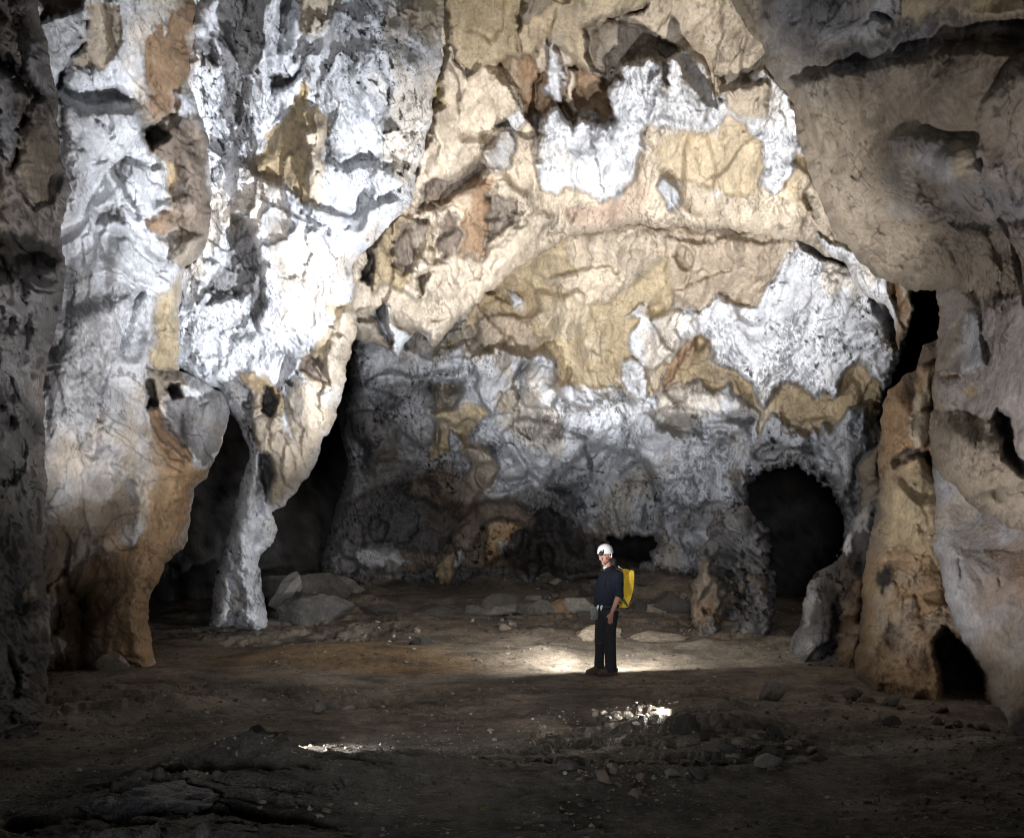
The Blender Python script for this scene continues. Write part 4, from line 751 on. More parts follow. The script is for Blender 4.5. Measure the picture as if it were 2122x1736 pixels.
for i, (u, v, w_, h_, cc, lb) in enumerate([
    (1440, 1235, 1.0, .6, 'g', 'dark boulder in front of the pale wall right of the black slot'), (1390, 1200, 1.3, .7, 'g', 'dark boulder under the black slot in the back wall'),
    (1130, 1195, 1.1, .6, 'G', 'grey boulder left of the head of the person'), (1190, 1170, .9, .55, 'Wg', 'pale angular boulder against the shoulder of the person'),
    (1165, 1215, .9, .5, 'B', 'brown slab in the rubble bank left of the elbow of the person'), (1205, 1225, .7, .42, 'T', 'tan block in the rubble bank beside the waist of the person'),
    (1085, 1225, .8, .45, 'g', 'dark block at the left end of the rubble bank'), (1120, 1240, .6, .35, 'Br', 'brown block low in the rubble bank'),
    (1350, 1245, .7, .4, 'T', 'tan block in the rubble right of the yellow bag'), (1325, 1225, .6, .4, 'g', 'dark block just right of the yellow bag'),
    (900, 1228, 1.6, .38, 'g', 'long low dark ledge stone at the foot of the back wall'), (1010, 1222, 1.3, .36, 'G', 'flat grey ledge stone at the foot of the back wall'),
    (790, 1232, 1.3, .4, 'g', 'low dark stone at the left foot of the back wall'), (1035, 1180, 1.0, .6, 'g', 'dark boulder piled on the ledge below the brown dome')]):
    x, y = onfloor(u, v+24); y = min(y, 17.6); x = (u-CU)/FOC*y
    rock('boulder', u, v, (w_, w_*.6, h_), 60+i, cc, lb, 'boulder', sink=.3, lev=4, rough=.18, xy=(x, y), rz=random.uniform(-.5, .5))
# --- groups of repeated stones
def scatter(n, poly, smin, smax, cols, label, group, seed, name='stone', flat=.65, lev=2, cat='stone'):
    r = random.Random(seed); us = [p[0] for p in poly]; vs = [p[1] for p in poly]; k = 0
    protos = []
    for q in range(min(n, 7)):
        V, F = rock_geo(seed*10+q, (1, .8, flat), 3, 13, .10); V[:, 2] -= V[:, 2].min()
        c = r.choice(cols); protos.append((V, F, c))
    meshes = [None]*len(protos)
    while k < n:
        u, v = r.uniform(min(us), max(us)), r.uniform(min(vs), max(vs))
        if sdf(np.array([u]), np.array([v]), poly)[0] < 0: continue
        x, y = onfloor(u, v); q = k % len(protos); V, F, c = protos[q]
        s = (smin*(smax/smin)**(r.random()**1.6))
        if meshes[q] is None:
            o = mesh_obj(name, V, F, ROCK, cols=tint_for(V, RC[c] if isinstance(c, str) else c, q), sharp=22); meshes[q] = o
        else:
            o = meshes[q].copy(); C.objects.link(o)
        o.location = (x, y, fh(x, y)-.22*s*flat); o.scale = (s*r.uniform(.8, 1.3), s*r.uniform(.8, 1.2), s*r.uniform(.7, 1.2)); o.rotation_euler = (r.uniform(-.3, .3), r.uniform(-.3, .3), r.uniform(0, 6.28))
        tag(o, label, cat, group); k += 1
scatter(46, Z(0, 1000,1280, 1080,1250, 1190,1245, 1230,1275, 1130,1310, 1040,1320, 960,1300), .08, .42, ['G', 'T', 'Br', 'g'], 'broken stone in the band of rubble on the sand left of the person', 'rubble band left of the person', 3, lev=3)
scatter(36, Z(0, 1040,1215, 1130,1175, 1245,1160, 1245,1268, 1070,1268), .2, .62, ['G', 'T', 'g', 'Br'], 'stone wedged in the rubble bank behind the person', 'rubble bank behind the person', 4, lev=3)
scatter(30, Z(0, 1310,1190, 1440,1210, 1445,1300, 1330,1262), .15, .5, ['G', 'T', 'g', 'Br'], 'stone in the rubble right of the yellow bag', 'rubble right of the yellow bag', 5, lev=3)
scatter(24, Z(0, 690,1300, 840,1295, 880,1335, 790,1348, 700,1335), .06, .24, ['T', 'P', 'G', 'Br'], 'stone around the dark hollow in the sandy floor', 'stones around the dark hollow', 6, lev=3)
scatter(56, Z(0, 1240,1502, 1300,1494, 1360,1490, 1400,1500, 1408,1531, 1340,1534, 1270,1524), .03, .10, [(.6, .55, .48), (.55, .5, .45), (.62, .6, .56)], 'pale stone in the heap lit white by the lamp', 'stones lit white by the lamp', 7, cat='stone')
scatter(30, Z(0, 1075,1500, 1130,1480, 1230,1470, 1390,1478, 1330,1496, 1240,1500, 1200,1520, 1110,1510), .02, .06, ['P', 'Wg', 'T'], 'small pale stone in the strip leading to the lit heap', 'strip of small pale stones', 8)
scatter(44, Z(0, 1480,1568, 1560,1535, 1640,1530, 1700,1560, 1730,1600, 1600,1620, 1500,1600), .05, .24, ['g', 'G', (.07, .075, .065)], 'dark stone in the rubble patch on the right foreground', 'dark rubble in the right foreground', 9)
scatter(40, Z(0, 1150,1600, 1220,1570, 1400,1570, 1480,1590, 1450,1640, 1300,1670, 1200,1650), .05, .22, ['g', 'G', 'Br'], 'dim stone in the rubble nearest the camera', 'dim rubble in the centre foreground', 10)
scatter(32, Z(0, 1690,1420, 1790,1440, 1900,1475, 2040,1520, 2040,1545, 1850,1530, 1720,1480), .07, .32, ['g', 'Br', 'G'], 'stone at the foot of the right hand pillars', 'stones at the foot of the right pillars', 11)
# --- shiny wet rock in the left foreground
WET = rock_mat('wet_rock', 1.5, 1.0)
rock('rock', 290, 1700, (.85, .62, .26), 41, (.045, .045, .05), 'wet glinting hummock of rock in the bottom left foreground', 'rock', sink=.35, lev=5, cuts=3, rough=.35, mat=WET, xy=onfloor(290, 1712))
# --- two scraps of yellow
def scrap(u, v, s, seed, label, col):
    r = np.random.RandomState(seed); n = 9
    gx, gz = np.meshgrid(np.linspace(-.5, .5, n), np.linspace(-.5, .5, n))
    hh = .25*pn(gx*2.3+seed, gz*2.3, seed)+.25
    k = .75+.35*pn(gx*3, gz*3, seed+9)
    V = np.stack([gx*k, gz*k*.8, hh], -1).reshape(-1, 3)*s; id_ = np.arange(n*n).reshape(n, n)
    F = np.stack([id_[:-1, :-1], id_[:-1, 1:], id_[1:, 1:], id_[1:, :-1]], -1).reshape(-1, 4)
    V = np.concatenate([V, V-[0, 0, .006]]); F = np.concatenate([F, F[:, ::-1]+n*n])
    m, nt, b = nodes('yellow_scrap'); k_ = N(nt); ns = k_.noise(k_('ShaderNodeNewGeometry').outputs['Position'], 60, 3, .6)
    k_.l(k_.mix(k_.ramp(ns, .35, .6), col, (.12, .10, .03, 1)), b.inputs['Base Color']); b.inputs['Roughness'].default_value = .6
    o = mesh_obj('plastic_scrap', V, F, m); x, y = onfloor(u, v); o.location = (x, y, fh(x, y)+.012); tag(o, label, 'scrap')
scrap(1284, 1592, .11, 3, 'crumpled yellow scrap among the dim foreground stones', (.42, .34, .04, 1))
scrap(1003, 1683, .055, 5, 'tiny yellow green scrap alone on the dark floor at the bottom', (.32, .36, .06, 1))
# --- gravel nobody could count
def gravel():
    r = np.random.RandomState(5); V0, F0 = ICO[1]; n = 9000
    v = HV+45+np.abs(r.beta(1.5, 1.6, n))*560; u = r.uniform(-60, 2180, n)
    Vs = []; Fs = []; Cs = []
    xy = np.array([onfloor(a, b) for a, b in zip(u, v)])
    dens = pn(xy[:, 0]*.8+4, xy[:, 1]*1.1, 2.2)+.35*pn(xy[:, 0]*3, xy[:, 1]*3, 7); keep = dens > r.uniform(-.25, .55, n)
    xy = xy[keep]; hz = floor_h(xy[:, 0], xy[:, 1]); m = len(xy)
    s = .006+.020*r.beta(1, 4, m)*(1+xy[:, 1]*.07)
    pal = np.array([[.30, .27, .23], [.16, .14, .12], [.10, .09, .08], [.42, .39, .34]]); pi = r.choice(4, m, p=[.3, .35, .27, .08])
    sq = r.uniform(.6, 1.4, (m, 3))*[1, 1, .7]
    jit = 1+.25*r.normal(size=(m, len(V0), 1))
    P = V0[None]*jit*sq[:, None]*s[:, None, None]; P[..., 0] += xy[:, 0:1]; P[..., 1] += xy[:, 1:2]; P[..., 2] += hz[:, None]+s[:, None]*.25
    F = (F0[None]+(np.arange(m)*len(V0))[:, None, None]).reshape(-1, 3)
    col = np.repeat(np.concatenate([pal[pi], np.full((m, 1), .3)], 1), len(V0), 0)
    tag(mesh_obj('gravel', P.reshape(-1, 3), F, ROCK, smooth=False, cols=col), 'grit and small gravel strewn over the cave floor', 'gravel', kind='stuff')
gravel()
# ================= the person
def tube(bm, pts, rad, seg=16, up=(1, 0, 0), cap=True):
    """closed tube through pts; rad entries r or (r_along_up, r_side)"""
    pts = [Vector(p) for p in pts]; n = len(pts); rings = []
    for i, p in enumerate(pts):
        t = (pts[min(i+1, n-1)]-pts[max(i-1, 0)]).normalized(); a = Vector(up); a = (a-t*a.dot(t)).normalized(); b_ = t.cross(a)
        r = rad[i]; ra, rb = (r, r) if isinstance(r, (int, float)) else r
        rings.append([bm.verts.new(p+a*ra*math.cos(q)+b_*rb*math.sin(q)) for q in [2*math.pi*k/seg for k in range(seg)]])
    for i in range(n-1):
        for k in range(seg): bm.faces.new((rings[i][k], rings[i][(k+1) % seg], rings[i+1][(k+1) % seg], rings[i+1][k]))
    if cap: bm.faces.new(rings[0][::-1]); bm.faces.new(rings[-1])
def ball(bm, c, r, rot=None, seg=20):
    m = Matrix.Translation(c)@(rot.to_4x4() if rot else Matrix.Identity(4))@Matrix.Diagonal((*( (r,)*3 if isinstance(r, float) else r), 1))
    bmesh.ops.create_uvsphere(bm, u_segments=seg, v_segments=seg//2+2, radius=1, matrix=m)
def finish(name, bm, mat, parent=None, vox=None, smooth=2, disp=None):
    bmesh.ops.recalc_face_normals(bm, faces=bm.faces)
    me = bpy.data.meshes.new(name); bm.to_mesh(me); bm.free()
    o = bpy.data.objects.new(name, me); C.objects.link(o)
    if vox:
        r = o.modifiers.new('r', 'REMESH'); r.mode = 'VOXEL'; r.voxel_size = vox
        if smooth: s = o.modifiers.new('s', 'SMOOTH'); s.iterations = smooth; s.factor = .6
        dg = bpy.context.evaluated_depsgraph_get(); dg.update(); me2 = bpy.data.meshes.new_from_object(o.evaluated_get(dg))
        o.modifiers.clear(); o.data = me2; me = me2; me.name = name
    if disp is not None:
        co = np.empty(len(me.vertices)*3, np.float32); me.vertices.foreach_get('co', co); co = co.reshape(-1, 3)
        no = np.array([v.normal[:] for v in me.vertices]); co = co+no*disp(co)[:, None]; me.vertices.foreach_set('co', co.astype(np.float32).ravel())
    me.polygons.foreach_set('use_smooth', [True]*len(me.polygons)); me.materials.clear(); me.materials.append(mat); me.update()
    if parent: o.parent = parent
    return o
def flat_mat(name, col, rough=.6, spec=.4, var=.15, scale=30, bump=.2, noise2=None):
    m, nt, b = nodes(name); k = N(nt); tc = k('ShaderNodeTexCoord').outputs['Object']
    n = k.noise(tc, scale, 4, .6); v = k.ramp(n, .3, .7, 1-var, 1+var)
    k.l(k.mix(1., (*col, 1), v, 'MULTIPLY'), b.inputs['Base Color']); b.inputs['Roughness'].default_value = rough; b.inputs['Specular IOR Level'].default_value = spec
    bp = k('ShaderNodeBump'); bp.inputs['Distance'].default_value = .004; bp.inputs['Strength'].default_value = bump; k.l(n, bp.inputs['Height']); k.l(bp.outputs['Normal'], b.inputs['Normal'])
    return m
PX, PY = onfloor(1260, 1395); PZ = float(fh(PX, PY)); ROT = math.atan2(-.37, -.93)
def skin_mat():
    m, nt, b = nodes('skin'); k = N(nt); tc = k('ShaderNodeTexCoord').outputs['Object']
    n = k.noise(tc, 45, 4, .6); c = k.mix(k.ramp(n, .35, .65), (.36, .17, .12, 1), (.46, .24, .175, 1))
    k.l(c, b.inputs['Base Color']); b.inputs['Roughness'].default_value = .5; return m
SKIN = skin_mat(); SHIRT = flat_mat('dark_navy_cloth', (.012, .014, .022), .9, .15, .3, 60); TROU = flat_mat('charcoal_cloth', (.030, .031, .036), .9, .15, .25, 50)
BOOT = flat_mat('boot_leather', (.085, .06, .045), .75, .3, .4, 40); SHELLW = flat_mat('helmet_shell', (.72, .72, .70), .3, .5, .06, 12, .05)
BLACK = flat_mat('black_webbing', (.012, .012, .012), .6, .3, .1, 80); WHITE = flat_mat('white_webbing', (.75, .74, .72), .5, .4, .05, 60)
GREYC = flat_mat('grey_pouch_cloth', (.16, .165, .16), .8, .2, .2, 40)
# body: torso, head, arms with hands, legs -- fused into one surface
bm = bmesh.new()
tube(bm, [(0, 0, .88), (0, 0, 1.0), (.01, 0, 1.15), (0, 0, 1.32), (-.01, 0, 1.42), (0, 0, 1.47)], [(.10, .14), (.11, .145), (.115, .15), (.11, .16), (.085, .15), (.05, .07)])
tube(bm, [(-.005, 0, 1.42), (.01, 0, 1.50), (.03, .005, 1.57), (.04, .01, 1.62)], [.066, .058, .056, .06])
hy, hp = math.radians(36), math.radians(9)
HR = Matrix.Rotation(hy, 3, 'Z')@Matrix.Rotation(hp, 3, 'Y'); HC = Vector((.055, .01, 1.665))
def hd(x, y, z): return HC+HR@Vector((x, y, z))
ball(bm, hd(-.012, 0, .03), (.098, .078, .088), HR, 28)                 # cranium
tube(bm, [hd(.02, 0, .06), hd(.022, 0, .0), hd(.020, 0, -.045), hd(.022, 0, -.085), hd(.030, 0, -.112)], [(.074, .068), (.076, .069), (.068, .060), (.056, .045), (.030, .026)], 24, tuple(HR@Vector((1, 0, 0))))   # face and jaw
ball(bm, hd(.082, 0, -.098), (.018, .020, .016), HR)                    # chin
tube(bm, [hd(.094, 0, .012), hd(.106, 0, -.015), hd(.117, 0, -.035), hd(.100, 0, -.046)], [.008, .010, .014, .010], 10)   # nose
for s in (-1, 1):
    ball(bm, hd(.086, .034*s, .022), (.016, .024, .009), HR)            # brow
    ball(bm, hd(.076, .040*s, -.030), (.018, .018, .018), HR)           # cheek
    ball(bm, hd(-.004, .080*s, -.012), (.020, .009, .032), HR)          # ear
ball(bm, hd(.094, 0, -.062), (.010, .023, .0055), HR); ball(bm, hd(.092, 0, -.073), (.011, .020, .006), HR)   # lips
def arm(sh, el, wr, tip, s):
    sh, el, wr, tip = map(Vector, (sh, el, wr, tip)); d = (wr-el).normalized()
    tube(bm, [sh, sh.lerp(el, .5), el], [.052, .046, .040], 16)
    tube(bm, [el, el.lerp(wr, .3), wr], [.041, .040, .026], 16)
    h = (tip-wr).normalized(); side = Vector((1, 0, .35)).normalized(); side = (side-h*side.dot(h)).normalized(); nrm = h.cross(side)
    tube(bm, [wr-h*.01, wr+h*.03, wr+h*.085], [(.024, .018), (.038, .017), (.040, .014)], 14, tuple(side))
    for i, (o, L) in enumerate(((.030, .072), (.011, .080), (-.009, .075), (-.028, .060))):
        b0 = wr+h*.078+side*o; curl = -nrm*s
        p1 = b0+h*L*.45+curl*.004; p2 = p1+h*L*.33+curl*.012; p3 = p2+h*L*.2+curl*.016
        tube(bm, [b0, p1, p2, p3], [.0095, .009, .0082, .006], 10)
    t0 = wr+h*.022+side*.032; tube(bm, [t0, t0+h*.032+side*.022, t0+h*.060+side*.028], [.012, .011, .008], 10)
LA = ((-.055, .185, 1.405), (-.035, .245, 1.115), (.075, .245, .875), (.10, .24, .77))
RA = ((-.03, -.185, 1.405), (-.02, -.235, 1.125), (.07, -.215, .90), (.12, -.20, .80))
arm(*LA, 1); arm(*RA, -1)
LL = ((0, .09, .93), (.025, .10, .50), (.01, .10, .09)); RL = ((.01, -.09, .93), (.07, -.10, .50), (.09, -.10, .09))
for L in (LL, RL): tube(bm, L, [.085, .055, .04], 16)
for fx, ly in ((.01, .10), (.09, -.10)): tube(bm, [(fx, ly, .09), (fx+.01, ly, .05), (fx+.13, ly-.01, .04)], [.035, .04, .03], 12, (0, 1, 0))
person = finish('person', bm, SKIN, vox=.0055, smooth=2)
person.location = (PX, PY, PZ); person.rotation_euler = (0, 0, ROT)
tag(person, 'person in white helmet, dark shirt and charcoal trousers standing on the cave floor', 'person')
for s in (-1, 1):
    bm = bmesh.new(); ball(bm, hd(.083, .034*s, .002), (.010, .0145, .009), HR, 14); finish('eye', bm, flat_mat('eye', (.55, .5, .48), .2, .5), person)
    bm = bmesh.new(); ball(bm, hd(.0925, .034*s, .002), (.002, .006, .006), HR, 10); finish('iris', bm, BLACK, person)
    bm = bmesh.new(); tube(bm, [hd(.099, .012*s, .024), hd(.101, .034*s, .030), hd(.090, .056*s, .024)], [.0035, .0045, .003], 8); finish('eyebrow', bm, flat_mat('brow_hair', (.04, .025, .02), .8), person)
bm = bmesh.new(); ball(bm, hd(-.030, 0, .012), (.088, .082, .075), HR, 20); finish('hair', bm, flat_mat('dark_hair', (.02, .015, .012), .7, .3, .3, 120, .8), person, disp=lambda c: .002*pn(c[:, 0]*120, c[:, 1]*120, c[:, 2]*40))
# shirt
bm = bmesh.new()
tube(bm, [(.025, 0, .925), (.035, 0, .985), (.040, 0, 1.07), (.028, 0, 1.18), (.008, 0, 1.30), (-.018, 0, 1.39), (-.022, 0, 1.445), (-.010, 0, 1.485), (.0, 0, 1.515)],
     [(.140, .168), (.162, .182), (.170, .190), (.156, .188), (.136, .192), (.118, .190), (.092, .155), (.072, .085), (.066, .070)], 40)
for A, s in ((LA, 1), (RA, -1)):
    sh, el = Vector(A[0]), Vector(A[1]); wr = Vector(A[2])
    tube(bm, [sh+Vector((.01, -.06*s, .0)), sh, sh.lerp(el, .4), sh.lerp(el, .85), el, el.lerp(wr, .10)], [.07, .078, .070, .063, .064, .060], 20)
def folds(c):
    return .006*np.abs(pn(c[:, 0]*9, c[:, 1]*9, c[:, 2]*6+4))*2-.004+.004*pn(c[:, 0]*22, c[:, 1]*22, c[:, 2]*14)
finish('shirt', bm, SHIRT, person, vox=.009, smooth=5, disp=folds)
bm = bmesh.new(); tube(bm, [(.052, .052, 1.512), (.078, .030, 1.500), (.082, .0, 1.492)], [(.012, .005), (.014, .005), (.010, .004)], 10, (0, 0, 1)); finish('collar_tag', bm, WHITE, person)
bm = bmesh.new(); tube(bm, [(-.10, .255, 1.31), (-.055, .268, 1.312)], [(.004, .003), (.004, .003)], 8, (0, 0, 1)); finish('sleeve_mark', bm, flat_mat('grey_mark', (.25, .25, .25)), person)
# trousers
bm = bmesh.new()
tube(bm, [(.02, 0, .99), (.02, 0, .93), (.01, 0, .84)], [(.130, .160), (.132, .172), (.125, .172)], 32)
tube(bm, [(.0, .080, .90), (.015, .086, .78), (.028, .10, .60), (.030, .10, .50), (.018, .10, .30), (.012, .10, .14), (.012, .10, .045)], [(.115, .10), (.108, .098), (.090, .083), (.084, .078), (.078, .075), (.080, .076), (.086, .080)], 24)
tube(bm, [(.02, -.085, .90), (.045, -.092, .78), (.070, -.10, .60), (.078, -.10, .50), (.082, -.10, .30), (.095, -.10, .16), (.098, -.10, .075)], [(.112, .10), (.104, .098), (.086, .083), (.080, .078), (.070, .070), (.070, .070), (.074, .072)], 24)
finish('trousers', bm, TROU, person, vox=.009, smooth=4, disp=lambda c: .010*np.abs(pn(c[:, 0]*7+3, c[:, 1]*7, c[:, 2]*3.2))-.003+.006*np.exp(-((c[:, 2]-.12)/.1)**2)*pn(c[:, 0]*8, c[:, 1]*8, c[:, 2]*26))
for fx, ly, yw in ((.0, .10, -.05), (.085, -.10, .05)):
    bm = bmesh.new(); c_, s_ = math.cos(yw), math.sin(yw)
    P = lambda a, z: (fx+a*c_, ly+a*s_, z)
    tube(bm, [P(-.085, .055), P(-.06, .06), P(.0, .072), (P(.07, .062)), P(.14, .045), P(.195, .036), P(.212, .030)], [(.036, .030), (.052, .040), (.068, .044), (.050, .046), (.040, .048), (.030, .040), (.012, .022)], 20, (0, 0, 1))
    tube(bm, [P(-.02, .06), P(-.02, .15)], [.055, .052], 16)
    tube(bm, [P(-.10, .012), P(.0, .012), P(.12, .012), P(.205, .016), P(.222, .02)], [(.014, .036), (.014, .040), (.014, .050), (.013, .040), (.008, .02)], 16, (0, 0, 1))
    finish('boot', bm, BOOT, person, vox=.006, smooth=2)
# helmet
bm = bmesh.new(); HU = HR@Matrix.Rotation(math.radians(-6), 3, 'Y')
ball(bm, hd(-.010, 0, .060), (.130, .108, .112), HU, 40)
for v in list(bm.verts):
    l = HR.inverted()@(v.co-HC)
    lim = .032+.020*max(0, l.x/.11)
    if l.z < lim: v.co += HR@Vector((0, 0, lim-l.z))
helmet = finish('helmet', bm, SHELLW, person)
bm = bmesh.new(); tube(bm, [hd(-.010+.127*math.cos(a), .108*math.sin(a), .042+.016*max(0, math.cos(a))) for a in [2*math.pi*i/36 for i in range(37)]], [(.012, .005)]*37, 10, (0, 0, 1)); finish('helmet_rim', bm, SHELLW, helmet)
bm = bmesh.new(); tube(bm, [hd(-.010+.122*math.cos(a), .104*math.sin(a), .074+.010*math.cos(a)) for a in [2*math.pi*i/36 for i in range(37)]], [(.010, .003)]*37, 8, (0, 0, 1)); finish('lamp_strap', bm, BLACK, helmet)
bm = bmesh.new(); tube(bm, [hd(.112, 0, .052), hd(.130, 0, .058), hd(.138, 0, .060)], [(.036, .030), (.034, .028), (.026, .022)], 14, (0, 0, 1)); tube(bm, [hd(.108, .03, .105), hd(.115, .03, .05)], [.010, .012], 8); finish('headlamp', bm, BLACK, helmet)
for s in (-1, 1):
    bm = bmesh.new(); tube(bm, [hd(.0, .090*s, .040), hd(.002, .086*s, .0), hd(.03, .066*s, -.07), hd(.07, .02*s, -.112)], [(.008, .003)]*4, 8, (1, 0, 0)); finish('chin_strap', bm, BLACK, helmet)
    bm = bmesh.new(); tube(bm, [hd(-.012, .096*s, .030), hd(-.010, .094*s, -.028)], [(.009, .005)]*2, 8, (1, 0, 0)); finish('strap_clip', bm, WHITE, helmet)
# harness
bm = bmesh.new(); tube(bm, [(.028+.165*math.cos(a), .195*math.sin(a), .955) for a in [2*math.pi*i/30 for i in range(31)]], [(.020, .006)]*31, 8, (0, 0, 1)); hn = finish('harness', bm, BLACK, person)
for y0 in (.06, .12):
    bm = bmesh.new(); f0 = .028+.172*math.sqrt(1-(y0/.2)**2)
    tube(bm, [(f0, y0, .975), (f0+.012, y0+.005, .945), (f0+.004, y0-.018, .905)], [(.026, .010), (.026, .012), (.010, .006)], 10, (0, 1, 0)); finish('webbing_loop', bm, WHITE, hn)
# gear hanging in front of the waist
bm = bmesh.new(); G0 = Vector((.235, .02, .90))
tube(bm, [G0+Vector((-.02, 0, .045)), G0+Vector((0, .0, .01)), G0+Vector((.0, .01, -.07)), G0+Vector((-.02, .02, -.125))], [(.05, .03), (.072, .038), (.062, .036), (.030, .02)], 14, (1, 0, 0))
gear = finish('gear_pouch', bm, GREYC, vox=.007, smooth=2, disp=lambda c: .004*pn(c[:, 0]*30, c[:, 1]*30, c[:, 2]*30))
gear.location = person.location; gear.rotation_euler = person.rotation_euler; tag(gear, 'grey gear pouch hanging at the front of the waist of the person', 'pouch')
bm = bmesh.new(); tube(bm, [(.205, .05, .945), (.26, .03, .95), (.31, .02, .915)], [.013, .014, .010], 10); finish('rolled_tool', bm, flat_mat('dull_metal', (.20, .19, .18), .5), gear)
bm = bmesh.new(); tube(bm, [(.19, .04, .78), (.200, .04, .66), (.21, .04, .56), (.205, .04, .455), (.17, .04, .44), (.12, .06, .448)], [.0035]*6, 6); tube(bm, [(.20, .03, .88), (.19, .04, .78)], [.003]*2, 6); finish('cord', bm, flat_mat('dark_cord', (.05, .05, .045)), gear)
# ================= yellow caving bag on the back
def bagmat():
    m, nt, b = nodes('yellow_pvc'); k = N(nt); tc = k('ShaderNodeTexCoord').outputs['Object']; n = k.noise(tc, 9, 5, .65); n2 = k.noise(tc, 40, 3, .6)
    c = k.mix(k.ramp(n, .35, .7), (.95, .64, .06, 1), (.86, .52, .04, 1)); c = k.mix(k.ramp(n2, .58, .68, 0, .35), c, (.35, .22, .04, 1)); k.l(c, b.inputs['Base Color'])
    b.inputs['Roughness'].default_value = .42; bp = k('ShaderNodeBump'); bp.inputs['Distance'].default_value = .012; bp.inputs['Strength'].default_value = .7; k.l(n, bp.inputs['Height']); k.l(bp.outputs['Normal'], b.inputs['Normal']); return m
bm = bmesh.new(); prof = [(-.150, 1.490), (-.240, 1.480), (-.345, 1.462), (-.345, 1.35), (-.340, 1.235), (-.295, 1.08), (-.245, .940), (-.19, .935), (-.135, .948), (-.165, 1.08), (-.175, 1.25), (-.168, 1.40)]
ls = [-.155, -.14, -.05, .05, .125, .14]; gr = []
for l in ls:
    k = .93 if abs(l) > .13 else 1.0
    gr.append([bm.verts.new((-.24+(f+.24)*k, l, 1.21+(z-1.21)*k)) for f, z in prof])
for i in range(len(ls)-1):
    for j in range(len(prof)): bm.faces.new((gr[i][j], gr[i][(j+1) % len(prof)], gr[i+1][(j+1) % len(prof)], gr[i+1][j]))
for g_, rv in ((gr[0], 1), (gr[-1], 0)):
    bm.faces.new(g_[::-1] if rv else g_)
def bagfold(c):
    d = (c[:, 0]+.19)*.70+(c[:, 2]-1.40)*.72   # diagonal crease
    return .008*pn(c[:, 0]*7, c[:, 1]*7, c[:, 2]*5)+.004*pn(c[:, 0]*20, c[:, 1]*20, c[:, 2]*14)-.016*np.exp(-((d+.02)/.012)**2)*(c[:, 1] > 0)
bag = finish('caving_bag', bm, bagmat(), vox=.007, smooth=2, disp=bagfold)
bag.location = person.location; bag.rotation_euler = person.rotation_euler; tag(bag, 'bright yellow angular caving bag worn on the back of the person', 'backpack')
bm = bmesh.new()
for a in ((-.135, 1.13), (-.175, 1.03), (-.245, .955)): pass
vs_ = [bm.verts.new((f, .152, z)) for f, z in ((-.150, 1.085), (-.185, 1.045), (-.238, .955), (-.225, .952), (-.185, .985), (-.145, 1.045))]
fc = bm.faces.new(vs_); ex = bmesh.ops.extrude_face_region(bm, geom=[fc]); bmesh.ops.translate(bm, vec=(0, -.03, 0), verts=[v for v in ex['geom'] if isinstance(v, bmesh.types.BMVert)])
finish('green_patch', bm, flat_mat('green_patch', (.05, .16, .06), .6, .3, .3, 90), bag)
for s in (-1, 1):
    bm = bmesh.new(); tube(bm, [(-.165, .09*s, 1.46), (-.11, .105*s, 1.500), (-.03, .11*s, 1.478), (.06, .11*s, 1.42), (.125, .115*s, 1.30), (.10, .165*s, 1.15), (.0, .20*s, 1.06), (-.14, .14*s, 1.0)], [(.005, .022)]*8, 8, (0, 0, 1)); finish('shoulder_strap', bm, BLACK, bag)
bm = bmesh.new(); tube(bm, [(-.085, .125, 1.525), (-.115, .13, 1.50), (-.150, .135, 1.475)], [.005, .006, .005], 8); finish('strap_edge', bm, flat_mat('pale_strap', (.5, .48, .38)), bag)
# ================= camera
cam = bpy.data.cameras.new('camera'); co = bpy.data.objects.new('camera', cam); C.objects.link(co)
co.location = (0, 0, CAMH); co.rotation_euler = (math.pi/2, 0, 0)
cam.sensor_width = 36; cam.lens = 36*FOC/2121; cam.shift_y = (HV-868)/2121; cam.clip_end = 500; cam.clip_start = .05
sc = bpy.context.scene; sc.camera = co
# ================= world: nearly no daylight reaches this chamber
wd = bpy.data.worlds.new('World'); sc.world = wd; wd.use_nodes = True
wn = wd.node_tree; bg = wn.nodes['Background']; sky = wn.nodes.new('ShaderNodeTexSky'); sky.sky_type = 'NISHITA'; sky.sun_disc = False
sky.sun_elevation = math.radians(4); sky.sun_rotation = math.radians(180); wn.links.new(sky.outputs[0], bg.inputs[0]); bg.inputs[1].default_value = .0012
# ================= lamps hidden on the cave floor, plus added fill spots
def spot(name, loc, target, power, size, blend=1.0, col=(1, 1, 1), rad=.06):
    l = bpy.data.lights.new(name, 'SPOT'); l.energy = power; l.spot_size = math.radians(size); l.spot_blend = blend; l.color = col; l.shadow_soft_size = rad
    o = bpy.data.objects.new(name, l); C.objects.link(o); o.location = loc
    o.rotation_euler = (Vector(target)-Vector(loc)).to_track_quat('-Z', 'Y').to_euler(); return o
cool = (.90, .94, 1.0); warm = (1.0, .96, .90)
lx, ly = onfloor(1432, 1522)
spot('cave_lamp_white', (lx+.02, ly+.16, fh(lx, ly)+.22), W(640, 500, 13.6), 7600, 50, 1.0, cool, .08)
spot('cave_lamp_ceiling', (lx+.05, ly+.20, fh(lx, ly)+.22), W(1380, 420, 14.5), 4100, 66, 1.0, warm, .10)
sx_, sy_ = onfloor(1400, 1519)
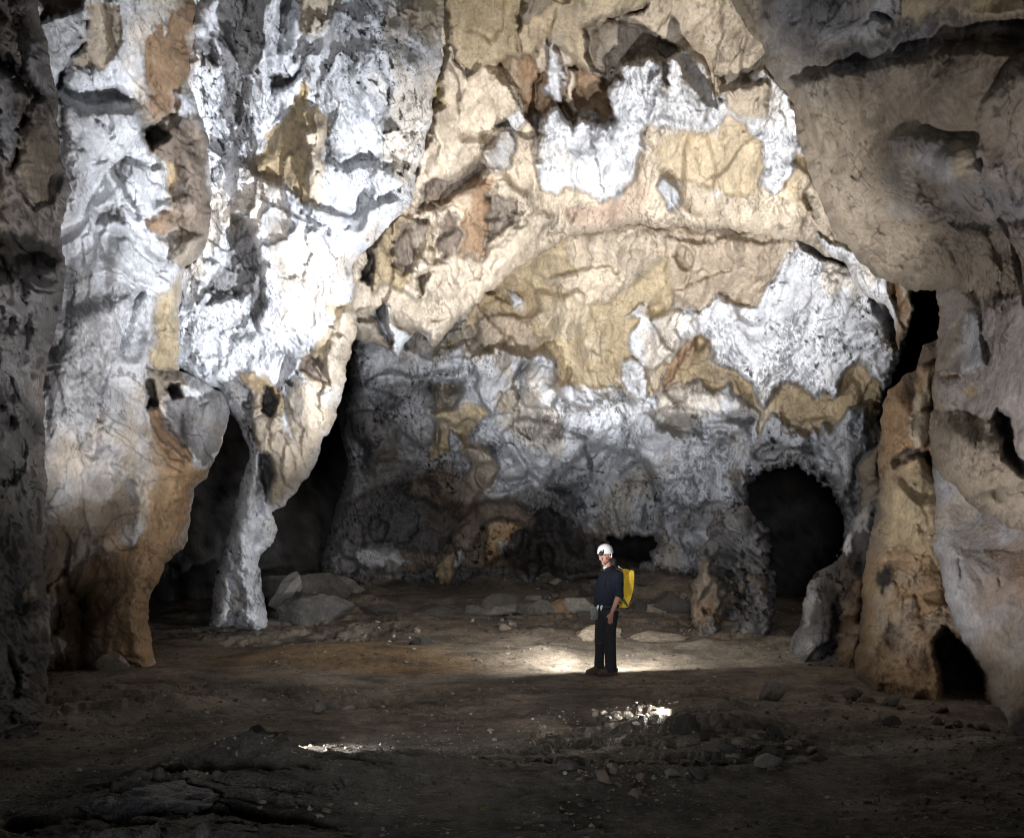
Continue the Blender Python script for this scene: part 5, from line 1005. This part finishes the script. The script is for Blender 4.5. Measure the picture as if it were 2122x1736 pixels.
spot('cave_lamp_stones', (sx_+.03, sy_+.04, fh(sx_, sy_)+.17), (sx_-1.2, sy_+.22, -.02), 46, 110, .5, warm, .02)
ax, ay = onfloor(560, 1585)
spot('cave_lamp_front', (ax, ay+.05, fh(ax, ay)+.10), W(1330, 600, 17), 5600, 55, 1.0, cool, .08)
gx_, gy_ = onfloor(585, 1588)
spot('cave_lamp_grazing', (gx_, gy_, fh(gx_, gy_)+.20), (gx_+1.0, gy_+.40, -.12), 60, 130, .8, warm, .02)
spot('cave_lamp_behind_person', (1.50, 12.66, .68), (1.45, 15.5, .4), 135, 172, .25, warm, .14)
spot('cave_fill_right', (lx+.1, ly+.1, fh(lx, ly)+.3), W(1980, 720, 9.5), 520, 110, 1.0, (1, .95, .93), .08)  # extra cone added at the hidden lamp to brighten the right walls
spot('cave_fill_left', (ax-.05, ay+.02, fh(ax, ay)+.22), W(290, 600, 11.8), 1000, 60, 1.0, (1, .97, .96), .08)  # extra cone added at the front lamp to brighten the left pillar
spot('cave_fill_floor', (1.30, 12.75, .75), (-2.2, 14.2, 0), 170, 110, .5, warm, .05)  # second spot added behind the person to spread the lit floor leftwards
spot('cave_fill_pillar', (1.25, 12.9, .8), (-4.5, 16.3, 1.2), 650, 34, 1.0, cool, .05)  # fill spot added to brighten the slim pillar foot from the right
spot('cave_spot_recess', (-1.2, 9.5, .5), (-4.6, 16.3, 1.0), 260, 40, 1.0, cool, .3)  # unseen spot in mid chamber, aimed at the slim pillar foot
# soft fill spot added behind the photographer
spot('cave_fill_front', (-.6, -4.0, 2.0), (-.5, 13, 4.25), 3700, 48, 1.0, (.95, .97, 1.0), 1.2)
vs = sc.view_settings; vs.view_transform = 'Standard'; vs.look = 'None'; vs.exposure = 0; vs.gamma = 1
sc.cycles.max_bounces = 3; sc.cycles.diffuse_bounces = 2; sc.cycles.glossy_bounces = 2; sc.cycles.sample_clamp_indirect = 4
sc.cycles.filter_width = 1.05
sc.cycles.use_denoising = True
sc.cycles.use_adaptive_sampling = True; sc.cycles.adaptive_threshold = .02
